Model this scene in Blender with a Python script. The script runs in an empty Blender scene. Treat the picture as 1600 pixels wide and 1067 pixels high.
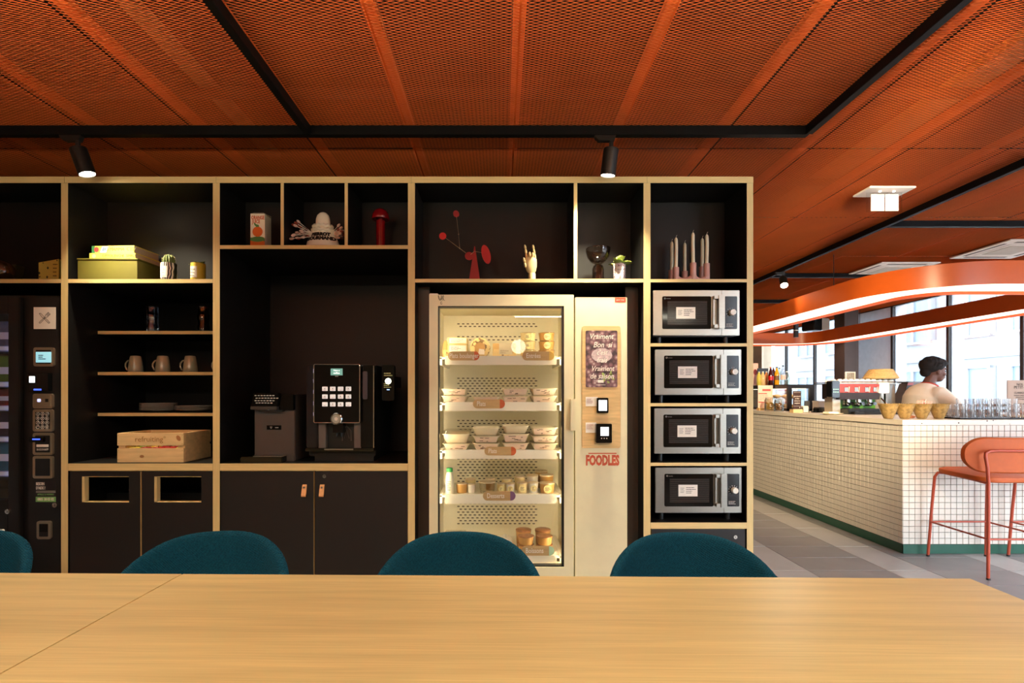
import bpy, bmesh, math, random
from mathutils import Vector, Matrix, Euler
random.seed(7)
R = math.radians
SC = bpy.context.scene
COL = SC.collection

# ---------------------------------------------------------------- camera
F_PX = 795.0                       # focal length in pixels of the 1600 px wide frame
EYE = 1.32
cam_d = bpy.data.cameras.new('camera'); cam_d.sensor_width = 36; cam_d.lens = 36*F_PX/1600
cam_d.shift_x = 17/1600; cam_d.shift_y = 82.5/1600; cam_d.clip_start = .05
cam = bpy.data.objects.new('camera', cam_d); COL.objects.link(cam)
cam.location = (0, 0, EYE); cam.rotation_euler = (R(90), 0, 0)
SC.camera = cam

# ---------------------------------------------------------------- world, exposure
SC.view_settings.view_transform = 'Standard'; SC.view_settings.look = 'None'
SC.view_settings.gamma = 1; SC.view_settings.use_curve_mapping = False
SC.view_settings.exposure = 0.14
wd = bpy.data.worlds.new('world'); SC.world = wd; wd.use_nodes = True
bg = wd.node_tree.nodes['Background']
bg.inputs[0].default_value = (.80, .90, 1.0, 1); bg.inputs[1].default_value = 13
SC.cycles.use_denoising = True
SC.cycles.max_bounces = 8; SC.cycles.diffuse_bounces = 4; SC.cycles.glossy_bounces = 4
SC.cycles.transparent_max_bounces = 16; SC.cycles.transmission_bounces = 6
SC.cycles.sample_clamp_indirect = 6
SC.cycles.caustics_reflective = False; SC.cycles.caustics_refractive = False

WARM = (1.0, .86, .60)
def lamp(name, kind, loc, power, color=WARM, rot=(0,0,0), **kw):
    d = bpy.data.lights.new(name, kind); d.energy = power; d.color = color
    for k, v in kw.items(): setattr(d, k, v)
    o = bpy.data.objects.new(name, d); COL.objects.link(o); o.location = loc; o.rotation_euler = rot
    return o
def aim(o, target):
    o.rotation_euler = (Vector(target)-o.location).to_track_quat('-Z', 'Y').to_euler()
# portals: guide the daylight through the glazed side of the room
for i, (y0, y1) in enumerate(((-.4, 2.5), (2.5, 6), (6, 9), (9.7, 13.5))):
    p = lamp('window_portal', 'AREA', (6.9, (y0+y1)/2, 1.45), 1, (1,1,1), (0, R(90), 0), shape='RECTANGLE', size=2.9, size_y=y1-y0)
    p.data.cycles.is_portal = True
p = lamp('window_portal', 'AREA', (4.9, -.78, 1.45), 1, (1,1,1), (R(90), 0, 0), shape='RECTANGLE', size=3.5, size_y=2.9)
p.data.cycles.is_portal = True
# added unseen pendants over the dining tables: fill that brightens the ceiling and tables
for x in (-1.7, 1.1):
    lamp('ceiling_fill_uplight', 'AREA', (x, .45, 2.225), 95, (1.0, .89, .66), (R(180),0,0), shape='RECTANGLE', size=1.9, size_y=.06)
    lamp('table_fill_downlight', 'AREA', (x, .45, 2.155), 20, (1.0, .93, .74), (0,0,0), shape='RECTANGLE', size=1.9, size_y=.06)
lamp('rear_fill_light', 'AREA', (-.4, -2.2, 2.76), 40, (1.0, .91, .70), (0,0,0), shape='RECTANGLE', size=3, size_y=.3)  # added fill behind the camera, no ceiling fixture stands there

# ---------------------------------------------------------------- materials
def lin(c):
    r = []
    for v in c[:3]:
        v = v/255
        r.append(v/12.92 if v <= .04045 else ((v+.055)/1.055)**2.4)
    return (*r, 1)
MATS = {}
def mat(name, rgb, rough=.5, metal=0, var=.06, scale=12, emit=None, es=0, spec=.5, stretch=None, bump=0, bscale=None, alpha=None, coat=0, sheen=0):
    """principled material whose colour is broken up by a procedural noise"""
    if name in MATS: return MATS[name]
    m = bpy.data.materials.new(name); m.use_nodes = True
    nt = m.node_tree; N = nt.nodes; L = nt.links
    p = N['Principled BSDF']
    c = lin(rgb)
    p.inputs['Roughness'].default_value = rough; p.inputs['Metallic'].default_value = metal
    p.inputs['Specular IOR Level'].default_value = spec
    if coat: p.inputs['Coat Weight'].default_value = coat
    if sheen: p.inputs['Sheen Weight'].default_value = sheen
    tc = N.new('ShaderNodeTexCoord'); src = tc.outputs['Object']
    if stretch:
        mp = N.new('ShaderNodeMapping'); mp.inputs['Scale'].default_value = stretch
        L.new(src, mp.inputs['Vector']); src = mp.outputs['Vector']
    nz = N.new('ShaderNodeTexNoise'); nz.inputs['Scale'].default_value = scale; nz.inputs['Detail'].default_value = 4
    L.new(src, nz.inputs['Vector'])
    rp = N.new('ShaderNodeValToRGB')
    rp.color_ramp.elements[0].position = .3; rp.color_ramp.elements[1].position = .7
    rp.color_ramp.elements[0].color = tuple(max(0, v*(1-var)) for v in c[:3])+(1,)
    rp.color_ramp.elements[1].color = tuple(min(1, v*(1+var)) for v in c[:3])+(1,)
    L.new(nz.outputs['Fac'], rp.inputs['Fac']); L.new(rp.outputs['Color'], p.inputs['Base Color'])
    if bump:
        b = N.new('ShaderNodeBump'); b.inputs['Strength'].default_value = bump; b.inputs['Distance'].default_value = .002
        if bscale:
            n2 = N.new('ShaderNodeTexNoise'); n2.inputs['Scale'].default_value = bscale; L.new(src, n2.inputs['Vector'])
            L.new(n2.outputs['Fac'], b.inputs['Height'])
        else: L.new(nz.outputs['Fac'], b.inputs['Height'])
        L.new(b.outputs['Normal'], p.inputs['Normal'])
    if emit:
        p.inputs['Emission Color'].default_value = lin(emit); p.inputs['Emission Strength'].default_value = es
    MATS[name] = m
    return m

def ply(name, axis):
    """light plywood edge: fine plies across the board's thickness"""
    m = mat(name, (226, 200, 140), .5, var=.07, scale=6, stretch=(1, 1, 14) if axis == 'Z' else (14, 1, 1))
    nt = m.node_tree; N = nt.nodes; L = nt.links; p = N['Principled BSDF']
    rp = [n for n in N if n.type == 'VALTORGB'][0]
    tc = N.new('ShaderNodeTexCoord'); sp = N.new('ShaderNodeSeparateXYZ'); L.new(tc.outputs['Generated'], sp.inputs[0])
    mu = N.new('ShaderNodeMath'); mu.operation = 'MULTIPLY'; mu.inputs[1].default_value = 4*math.pi*2
    L.new(sp.outputs[axis], mu.inputs[0])
    sn = N.new('ShaderNodeMath'); sn.operation = 'SINE'; L.new(mu.outputs[0], sn.inputs[0])
    mr = N.new('ShaderNodeMapRange'); mr.inputs[1].default_value = -1; mr.inputs[2].default_value = 1; mr.inputs[3].default_value = .86; mr.inputs[4].default_value = 1.03
    L.new(sn.outputs[0], mr.inputs[0])
    mx = N.new('ShaderNodeMix'); mx.data_type = 'RGBA'; mx.blend_type = 'MULTIPLY'; mx.inputs[0].default_value = 1
    L.new(rp.outputs['Color'], mx.inputs[6]); L.new(mr.outputs[0], mx.inputs[7]); L.new(mx.outputs[2], p.inputs['Base Color'])
    return m

def glass(name, tint=(1,1,1), refl=.06, rough=0.0, graze=.45, haze=0):
    """thin glass: clear transmission with a fresnel reflection"""
    if name in MATS: return MATS[name]
    m = bpy.data.materials.new(name); m.use_nodes = True
    nt = m.node_tree; N = nt.nodes; L = nt.links; N.remove(N['Principled BSDF'])
    t = N.new('ShaderNodeBsdfTransparent'); t.inputs[0].default_value = (*tint, 1)
    g = N.new('ShaderNodeBsdfGlossy'); g.inputs['Roughness'].default_value = rough
    lw = N.new('ShaderNodeLayerWeight'); lw.inputs[0].default_value = .25
    mr = N.new('ShaderNodeMapRange'); mr.inputs[3].default_value = refl; mr.inputs[4].default_value = min(1, refl+graze)
    L.new(lw.outputs['Fresnel'], mr.inputs[0])
    mx = N.new('ShaderNodeMixShader'); L.new(mr.outputs[0], mx.inputs[0]); L.new(t.outputs[0], mx.inputs[1]); L.new(g.outputs[0], mx.inputs[2])
    o = mx.outputs[0]
    if haze:
        d = N.new('ShaderNodeBsdfTranslucent'); d.inputs[0].default_value = (.95, .95, .95, 1); m2 = N.new('ShaderNodeMixShader'); m2.inputs[0].default_value = haze
        L.new(o, m2.inputs[1]); L.new(d.outputs[0], m2.inputs[2]); o = m2.outputs[0]
    L.new(o, N['Material Output'].inputs[0])
    MATS[name] = m
    return m

def emis(name, rgb, s): return mat(name, rgb, .5, emit=rgb, es=s, var=.02)

PLX = ply('plywood_upright_edge', 'X'); PLZ = ply('plywood_shelf_edge', 'Z')
BLK = mat('black_laminate', (15, 13, 12), .5, var=.08, scale=30, spec=.3)
DOORB = mat('black_door_laminate', (25, 21, 20), .5, var=.06, scale=30)
BLACK = mat('black_plastic', (20, 20, 21), .35, var=.1)
BGLOSS = mat('black_gloss', (10, 10, 11), .08, var=.1)
GREYP = mat('grey_plastic', (88, 84, 82), .45)
STEEL = mat('brushed_steel', (164, 157, 146), .34, 1, var=.08, scale=40, stretch=(1, 1, 30))
CHROME = mat('chrome', (225, 222, 215), .1, 1)
WHITE = mat('white_paper', (240, 232, 222), .6, var=.02)
INK = mat('black_ink', (18, 16, 16), .7)
WHITEP = mat('white_plastic', (235, 230, 220), .4, var=.02)
CREAM = mat('cream_enamel', (228, 219, 182), .35, var=.03)
OAK = mat('pale_oak', (212, 178, 122), .45, var=.14, scale=9, stretch=(1, 1, 8))
PINE = mat('pine', (222, 190, 138), .55, var=.12, scale=5, stretch=(1.2, 6, 9))
LEATHER = mat('tan_leather', (208, 150, 98), .6, var=.1, scale=60)
BRASS = mat('brass', (200, 178, 120), .25, 1)

# ---------------------------------------------------------------- mesh builder
class B:
    def __init__(s): s.v = []; s.f = []; s.m = []
    def face(s, pts, m=0):
        n = len(s.v); s.v += [tuple(p) for p in pts]; s.f.append(tuple(range(n, n+len(pts)))); s.m.append(m)
    def box(s, x0, x1, y0, y1, z0, z1, m=0, front=None):
        n = len(s.v)
        s.v += [(x0,y0,z0),(x1,y0,z0),(x1,y1,z0),(x0,y1,z0),(x0,y0,z1),(x1,y0,z1),(x1,y1,z1),(x0,y1,z1)]
        for i, q in enumerate(((0,3,2,1),(4,5,6,7),(0,1,5,4),(1,2,6,5),(2,3,7,6),(3,0,4,7))):
            s.f.append(tuple(n+k for k in q)); s.m.append(front if (i == 2 and front is not None) else m)
        return s
    def lathe(s, prof, c=(0,0,0), n=20, m=0, axis='z', close=False):
        k = len(s.v); c = Vector(c)
        for r, z in prof:
            for i in range(n):
                a = 2*math.pi*i/n; p = (r*math.cos(a), r*math.sin(a), z)
                if axis == 'y': p = (p[0], p[2], p[1])
                if axis == 'x': p = (p[2], p[0], p[1])
                s.v.append(tuple(c+Vector(p)))
        rings = len(prof)
        for j in range(rings-1):
            for i in range(n):
                i2 = (i+1) % n
                q = (k+j*n+i, k+j*n+i2, k+(j+1)*n+i2, k+(j+1)*n+i)
                s.f.append(q if axis != 'y' else q[::-1]); s.m.append(m)
        if prof[0][0] > 1e-6: s.f.append(tuple(k+i for i in range(n))[::-1]); s.m.append(m)
        if prof[-1][0] > 1e-6 and not close: s.f.append(tuple(k+(rings-1)*n+i for i in range(n))); s.m.append(m)
        return s
    def cyl(s, c, r, h, n=16, m=0, axis='z', r2=None):
        return s.lathe([(r, 0), (r if r2 is None else r2, h)], c, n, m, axis)
    def ball(s, c, r, n=12, m=0, sz=1.0, sx=1.0, sy=1.0):
        k0 = len(s.v)
        s.lathe([(max(1e-7, r*math.sin(math.pi*j/(n//2+1))), -r*math.cos(math.pi*j/(n//2+1))) for j in range(n//2+2)], (0,0,0), n, m)
        for i in range(k0, len(s.v)):
            x, y, z = s.v[i]; s.v[i] = (c[0]+x*sx, c[1]+y*sy, c[2]+z*sz)
        return s
    def tube(s, pts, r, n=8, m=0, closed=False):
        pts = [Vector(p) for p in pts]; L = len(pts); k = len(s.v)
        up = None
        for i, p in enumerate(pts):
            if closed: t = pts[(i+1) % L]-pts[i-1]
            else: t = pts[min(i+1, L-1)]-pts[max(i-1, 0)]
            t.normalize()
            if up is None:
                up = Vector((0,0,1)) if abs(t.z) < .9 else Vector((1,0,0))
            a = t.cross(up)
            if a.length < 1e-5: a = t.orthogonal()
            a.normalize(); up = a.cross(t).normalized()
            rr = r[i] if isinstance(r, (list, tuple)) else r
            for j in range(n):
                w = 2*math.pi*j/n
                s.v.append(tuple(p+a*math.cos(w)*rr+up*math.sin(w)*rr))
        for i in range(L if closed else L-1):
            i2 = (i+1) % L
            for j in range(n):
                j2 = (j+1) % n
                s.f.append((k+i*n+j2, k+i*n+j, k+i2*n+j, k+i2*n+j2)); s.m.append(m)
        if not closed:
            s.f.append(tuple(k+j for j in range(n))); s.m.append(m)
            s.f.append(tuple(k+(L-1)*n+j for j in range(n))[::-1]); s.m.append(m)
        return s
    def prism(s, poly, y0, y1, m=0, front=None):
        """polygon in XZ (counter-clockwise seen from -Y) extruded along Y"""
        k = len(s.v); n = len(poly)
        s.v += [(x, y0, z) for x, z in poly]+[(x, y1, z) for x, z in poly]
        s.f.append(tuple(k+i for i in range(n))); s.m.append(m if front is None else front)
        s.f.append(tuple(k+n+i for i in range(n))[::-1]); s.m.append(m)
        for i in range(n):
            j = (i+1) % n
            s.f.append((k+j, k+i, k+n+i, k+n+j)); s.m.append(m)
        return s
    def add(s, o, M, m=None):
        k = len(s.v); s.v += [tuple(M @ Vector(p)) for p in o.v]
        s.f += [tuple(k+i for i in f) for f in o.f]; s.m += o.m if m is None else [m]*len(o.m)
        return s
    def shift(s, d):
        s.v = [(x+d[0], y+d[1], z+d[2]) for x, y, z in s.v]; return s
    def mesh(s, name, mats, bev=0, smooth=False, seg=2, weld=False):
        me = bpy.data.meshes.new(name); me.from_pydata(s.v, [], s.f)
        for x in (mats if isinstance(mats, (list, tuple)) else [mats]): me.materials.append(x)
        me.polygons.foreach_set('material_index', s.m)
        if bev or weld:
            bm = bmesh.new(); bm.from_mesh(me)
            if weld: bmesh.ops.remove_doubles(bm, verts=bm.verts, dist=1e-5)
            if bev:
                es = [e for e in bm.edges if len(e.link_faces) == 2 and e.calc_face_angle(0) > .6]
                bmesh.ops.bevel(bm, geom=es, offset=bev, segments=seg, affect='EDGES', clamp_overlap=True)
            bm.to_mesh(me); bm.free()
        if smooth:
            me.polygons.foreach_set('use_smooth', [True]*len(me.polygons))
            try: me.set_sharp_from_angle(angle=R(40))
            except Exception: pass
        me.update()
        return me

def rrect(x0, x1, z0, z1, r, n=5):
    out = []
    for cx, cz, a0 in ((x1-r, z0+r, -90), (x1-r, z1-r, 0), (x0+r, z1-r, 90), (x0+r, z0+r, 180)):
        for i in range(n+1):
            a = R(a0+90*i/n); out.append((cx+r*math.cos(a), cz+r*math.sin(a)))
    return out
def disc(cx, cz, r, n=20, sx=1, sz=1, rot=0):
    o = []
    for i in range(n):
        a = 2*math.pi*i/n; x = r*sx*math.cos(a); z = r*sz*math.sin(a)
        o.append((cx+x*math.cos(rot)-z*math.sin(rot), cz+x*math.sin(rot)+z*math.cos(rot)))
    return o

def link(name, data): o = bpy.data.objects.new(name, data); COL.objects.link(o); return o
def setp(o, label=None, cat=None, group=None, kind=None):
    for k, v in (('label', label), ('category', cat), ('group', group), ('kind', kind)):
        if v: o[k] = v
    return o
def thing(name, label, cat, loc=(0,0,0), rz=0, group=None, kind=None):
    o = link(name, None); o.empty_display_size = .05; o.location = loc; o.rotation_euler = (0, 0, rz)
    return setp(o, label, cat, group, kind)
def P(name, b, mats, parent=None, w=False, label=None, kind=None, **kw):
    """one mesh object from a builder; w: builder holds world coordinates, parent is not rotated"""
    if w and parent is not None:
        d = Vector(parent.location); q = parent.parent
        while q is not None: d += Vector(q.location); q = q.parent
        b.shift((-d.x, -d.y, -d.z))
    o = link(name, b.mesh(name, mats, **kw))
    if parent is not None: o.parent = parent
    return setp(o, label, kind=kind)
def single(name, b, mats, label, cat, loc=(0,0,0), rz=0, group=None, kind=None, **kw):
    o = link(name, b.mesh(name, mats, **kw)); o.location = loc; o.rotation_euler = (0, 0, rz)
    return setp(o, label, cat, group, kind)
def kids(o): return list(o.children)
def dup(o, loc=None, rz=None, label=None, parent=None, group=None):
    c = o.copy(); COL.objects.link(c)
    if parent is not None:
        c.parent = parent
    for ch in KIDS.get(o.name, []): dup(ch, parent=c)
    if loc is not None: c.location = loc
    if rz is not None: c.rotation_euler = (0, 0, rz)
    if label: c['label'] = label
    if group: c['group'] = group
    return c
KIDS = {}
def reg(o):
    """remember the children of a thing and of its parts, for dup()"""
    for p in o.children:
        KIDS.setdefault(o.name, []).append(p)
        if p.children: reg(p)
    return o

def txt(s, size, loc, mats, parent=None, align='CENTER', name='lettering', rot=(90, 0, 0), shear=0, sx=1, ext=.0004, space=1, fat=0):
    cu = bpy.data.curves.new('t', 'FONT'); cu.body = s; cu.size = size; cu.align_x = align; cu.align_y = 'CENTER'
    cu.extrude = ext; cu.shear = shear; cu.resolution_u = 2; cu.space_character = space; cu.offset = fat
    o = link('t', cu); bpy.context.view_layer.update()
    me = bpy.data.meshes.new_from_object(o.evaluated_get(bpy.context.evaluated_depsgraph_get()))
    bpy.data.objects.remove(o)
    M = Euler([R(a) for a in rot]).to_matrix().to_4x4() @ Matrix.Diagonal((sx, 1, 1, 1))
    me.transform(M); me.materials.clear(); me.materials.append(mats); me.name = name
    t = link(name, me); t.location = loc
    if parent is not None: t.parent = parent
    return t
def lines(b, x0, x1, z0, z1, n, y, m=0, frac=.5, seed=0):
    """rows of tiny print"""
    rnd = random.Random(seed); h = (z1-z0)/n
    for i in range(n):
        w = (x1-x0)*rnd.uniform(.55, 1); z = z1-h*(i+.5)
        x = x0
        while x < x0+w:
            l = min(rnd.uniform(.1, .3)*(x1-x0), x0+w-x)
            b.box(x, x+l*.85, y-.0004, y, z-h*frac/2, z+h*frac/2, m); x += l
    return b

# measured layout: the shelving front lies 2.944 m ahead, 270 px to the metre there
YF = 2.944
def sx(px, d=YF): return (px-783)*d/F_PX
def sz(py, d=YF): return EYE+(616-py)*d/F_PX
# ================================================================ ROOM
H = 2.806                                     # underside of the expanded metal ceiling
XR = 6.56                                     # glazed side
GROUT = mat('floor_grout', (168, 164, 158), .8)
DT = mat('dark_floor_tile', (140, 136, 135), .36, var=.12, scale=3, bump=.15, bscale=60)
LT = mat('light_floor_tile', (180, 176, 172), .36, var=.1, scale=3, bump=.15, bscale=60)
floor = single('floor', B().box(-6, 3.0, -4, -.5, -.12, -.006).box(-6, XR, -.5, 14, -.12, -.006), GROUT, None, None, kind='structure')
def tile_mesh(nm, w, d, m):
    b = B(); g = .0016; c = .002
    lo = [(g, g), (w-g, g), (w-g, d-g), (g, d-g)]; hi = [(g+c, g+c), (w-g-c, g+c), (w-g-c, d-g-c), (g+c, d-g-c)]
    b.v = [(x, y, -.006) for x, y in lo]+[(x, y, -.001) for x, y in lo]+[(x, y, 0) for x, y in hi]
    for i in range(4):
        j = (i+1) % 4
        b.f += [(i, j, 4+j, 4+i), (4+i, 4+j, 8+j, 8+i)]; b.m += [0, 0]
    b.f.append((8, 9, 10, 11)); b.m.append(0)
    return b
tdm = tile_mesh('d', .6, .3, DT).mesh('dark_tile', DT); tlm = tile_mesh('l', .3, .6, LT).mesh('light_tile', LT)
rest_d = B(); rest_l = B()
cnt = 0
for ci in range(-10, 6):
    X0 = 2.0+.9*ci
    for ri in range(-24, 36):
        yd = 3.21+.303*ri; 
        if yd < -3.9 or yd > 13.6: continue
        vis = X0 > 1.0 and X0 < 5 and yd > 2.2 and yd < 9.5 and not (X0 > 3.3 and yd > 4.6)
        for (x, y, nm, me, acc, ok) in ((X0+.3, yd, 'dark_tile', tdm, rest_d, True), (X0, yd, 'light_tile', tlm, rest_l, ri % 2 == 0)):
            if not ok or x > XR-.6 or x < -6 or (x > 2.4 and y < -.5): continue
            if vis and cnt < 290:
                o = link('floor_tile', me); o.location = (x, y, random.uniform(-.0003, .0003)); o.parent = floor; cnt += 1
                o.rotation_euler = (random.gauss(0, .0006), random.gauss(0, .0006), 0)
            else:
                acc.add(tile_mesh('', .6, .3, DT) if nm == 'dark_tile' else tile_mesh('', .3, .6, LT), Matrix.Translation((x, y, 0)))
P('dark_tile_field', rest_d, DT, floor, kind='stuff'); P('light_tile_field', rest_l, LT, floor, kind='stuff')

WALLP = mat('warm_wall_paint', (196, 176, 150), .8, var=.03)
WALLD = mat('dark_wall_paint', (70, 62, 56), .8, var=.03)
single('wall_back', B().box(-6, 1.40, 3.66, 3.78, 0, 3.3), WALLD, None, None, kind='structure')
single('wall_left', B().box(-6.15, -6, -4, 14, 0, 3.3), WALLP, None, None, kind='structure')
single('wall_front', B().box(-6.15, 3.05, -4.15, -4, 0, 3.3).box(2.92, 3.05, -4, -.5, 0, 3.3), WALLP, None, None, kind='structure')
single('wall_far', B().box(-6.15, XR+.2, 14, 14.15, 0, 3.3), WALLP, None, None, kind='structure')

# ---- ceiling: dark soffit, orange rails, expanded metal panels
ORM = mat('orange_coated_mesh', (226, 112, 48), .45, var=.06, scale=3)
ORR = mat('orange_rail', (232, 112, 44), .5)
PLEN = mat('dark_plenum', (26, 20, 18), .9)
ceil = single('ceiling', B().box(-6.15, 2.92, -4.15, -.5, 3.22, 3.36).box(-6.15, XR+.2, -.5, 14.15, 3.22, 3.36), PLEN, None, None, kind='structure')
def panel_mesh(w, d):
    """expanded metal: zigzag strands, each tilted, touching at the nodes"""
    b = B(); p = .00825; half = .0205; n = int(round(w/half)); rows = int(d/p)
    hw, hz, a = .00145, .0017, p/2-.0012
    st = w/n
    for i in range(rows):
        k = len(b.v)
        for q in range(n+1):
            y = (i+.5)*p+(a if (i+q) % 2 else -a); x = q*st
            x = min(max(x, .002), w-.002)
            b.v += [(x, y-hw, -hz), (x, y+hw, hz), (x, y+hw-.0004, hz+.0014)]
        for q in range(n):
            c = k+3*q
            b.f += [(c, c+1, c+4, c+3), (c+1, c+2, c+5, c+4)]; b.m += [0, 0]
    return b.mesh('mesh_panel', ORM)
pm = panel_mesh(.6, 1.2); pm.transform(Matrix.Translation((.002, .003, 0)) @ Matrix.Diagonal((.993, .995, 1, 1)))
CASS = {(8, 3), (7, 4)}                       # cells holding the air conditioning cassettes (column, row)
for k in range(-7, 11):
    for r in range(-5, 8):
        if k >= 5 and r <= -3: continue
        o = link('mesh_panel', pm); o.location = (.075+.6*k, 3.08+1.2*r, H); o.parent = ceil
        o.rotation_euler = (random.gauss(0, .0008), random.gauss(0, .0012), 0)
for k in range(-7, 12):
    b = B().box(-.026, .026, -2.9 if k < 5 else -.4, 12.6, 0, .03); o = P('ceiling_rail', b, ORR, ceil); o.location = (.075+.6*k, 0, H+.045)
for y in (.3, 1.5, 2.75, 3.9, 5.1, 6.3, 8.7):
    b = B().box(-4.2, XR-.02, -.02, .02, 0, .04); o = P('ceiling_crossbar', b, mat('dark_steel', (60, 50, 44), .6), ceil); o.location = (0, y, H+.12)
DUCT = mat('galvanised_duct', (150, 120, 84), .5)
for x, w in ((-1.62, .07), (2.55, .16)):
    o = P('cable_tray', B().box(-w/2, w/2, -2.5, 12, 0, .05), DUCT, ceil); o.location = (x, 0, H+.2)

# ---- glazed facade on the right: one bay per window
FRM = mat('dark_bronze_frame', (52, 46, 44), .4); FIN = mat('grey_aluminium_fin', (226, 233, 240), .5, 0)
PANE = glass('window_glass', (.97, .985, 1.0), .04)
PAN = mat('frosted_infill_glass', (226, 232, 236), .5)
_n = PAN.node_tree; _t = _n.nodes.new('ShaderNodeBsdfTranslucent'); _t.inputs[0].default_value = (.62, .66, .70, 1); _m = _n.nodes.new('ShaderNodeMixShader'); _m.inputs[0].default_value = .22
_n.links.new(_n.nodes['Principled BSDF'].outputs[0], _m.inputs[1]); _n.links.new(_t.outputs[0], _m.inputs[2]); _n.links.new(_m.outputs[0], _n.nodes['Material Output'].inputs[0])
bay = 1.066
b = B().box(XR, XR+.25, -.62, .019, 0, 3.3).box(XR, XR+.25, 12.811, 14, 0, 3.3).box(XR, XR+.25, .019, 12.811, 2.86, 3.3)
single('wall_right', b, WALLP, None, None, kind='structure')
for i in range(3, 15):
    y0 = 6.415+bay*(i-9); y1 = y0+bay
    wi = thing('window_%d' % (i+1), None, None, (XR, y0, 0), kind='structure')
    P('mullion', B().box(0, .05, -.022, .022, 0, 2.86), FRM, wi)
    P('fin', B().box(.05, .23, -.018, .018, 0, 2.86), FIN, wi)
    P('frame_rail', B().box(0, .06, .022, bay-.022, 0, .09).box(0, .06, .022, bay-.022, 2.79, 2.86), FRM, wi)
    if i == 11:
        P('infill_panel', B().box(.01, .05, .022, bay-.022, .09, 2.79), PAN, wi)
    else:
        P('pane', B().box(.022, .03, .022, bay-.022, .09, 2.79), PANE, wi)
single('trim_2', B().box(3.05, XR, -.62, -.5, 2.86, 3.3), WALLP, None, None, kind='structure')
bw_ = (XR-3.05)/4
for i in range(4):
    wi = thing('window_%d' % (16+i), None, None, (3.05+bw_*i, -.5, 0), kind='structure')
    P('mullion', B().box(-.022, .022, -.05, 0, 0, 2.86), FRM, wi); P('fin', B().box(-.018, .018, -.23, -.05, 0, 2.86), FIN, wi)
    P('frame_rail', B().box(.022, bw_-.022, -.06, 0, 0, .09).box(.022, bw_-.022, -.06, 0, 2.79, 2.86), FRM, wi); P('pane', B().box(.022, bw_-.022, -.03, -.022, .09, 2.79), PANE, wi)
single('trim_1', B().box(6.02, 6.27, 8.92, 9.2, 0, H-.006), mat('brown_column', (78, 64, 58), .6), None, None, kind='structure', bev=.004)

# ---- outside: street and the buildings across it
ground = single('ground', B().box(XR+.25, 60, -40, 60, -.4, -.3).box(3.05, XR+.25, -40, -.75, -.4, -.3), mat('street_paving', (190, 188, 184), .8), None, None, kind='structure')
BW = mat('white_render', (138, 141, 144), .8); BWIN = mat('pale_window_frame', (150, 152, 155), .6); BGL = mat('reflecting_glass', (96, 114, 130), .4, .0, var=.1, scale=.6)
BAND = mat('grey_string_course', (120, 126, 132), .7)
bw = B().box(0, 1.9, 0, .12, 0, 2.1).box(.0, .09, -.12, 0, 0, 2.1).box(1.81, 1.9, -.12, 0, 0, 2.1).box(.9, .99, -.12, 0, 0, 2.1).box(0, 1.9, -.12, 0, 0, .09).box(0, 1.9, -.12, 0, 2.01, 2.1)
wm = bw.mesh('window', BWIN); pmn = B().box(.09, 1.81, -.05, -.03, .09, 2.01).mesh('pane', BGL)
for bi, (y0, y1, hgt, lab) in enumerate(((-14, 9.5, 7.2, 'pale rendered street building across the road, seen through the right windows'), (10, 34, 9.0, 'taller pale street building across the road, seen through the windows beyond the column'))):
    bl = thing('building', lab, 'building', (17.5+.8*bi, y0, -.3))
    P('wall', B().box(0, 6, 0, y1-y0, 0, hgt), BW, bl)
    for fz in range(2):
        P('string_course', B().box(-.12, 0, 0, y1-y0, 3.0+3.2*fz, 3.22+3.2*fz), BAND, bl)
    for fz in range(2):
        for c in range(int((y1-y0-1)/2.6)):
            o = link('window', wm); o.parent = bl; o.rotation_euler = (0, 0, R(-90)); o.location = (-.13, 2.9+2.6*c, .6+3.2*fz)
            q = link('pane', pmn); q.parent = o

# ================================================================ CEILING FITTINGS
TRK = mat('black_track', (12, 11, 11), .5, spec=.12)
def track(x0, x1, y0, y1, lab, z=2.745):
    b = B().box(x0, x1, y0, y1, z, z+.05)
    if x1-x0 > y1-y0: b.box(x0, x1, y0+.012, y1-.012, z-.0005, z)
    c = ((x0+x1)/2, (y0+y1)/2, z); b.shift((-c[0], -c[1], -c[2]))
    return single('lighting_track', b, TRK, lab, 'track', c, bev=.002)
track(-4.4, 1.69, 2.79, 2.828, 'long black lighting track running above the shelving front')
track(-1.082, -1.045, -2.4, 2.79, 'black lighting track running from the shelving towards the viewer, left one')
track(1.67, 1.708, -2.4, 2.79, 'black lighting track running from the shelving corner towards the viewer, right one')
track(3.26, 3.298, 1.2, 11.5, 'long black lighting track running along the counter left of the ring lamp')
track(3.298, 6.4, 4.32, 4.358, 'black lighting track branching right above the front end of the ring lamp')
track(3.298, 5.2, 6.2, 6.238, 'short black lighting track behind the white ceiling cassettes')
track(2.3, 5.4, 7.93, 7.968, 'black cross track far back above the counter')

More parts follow.
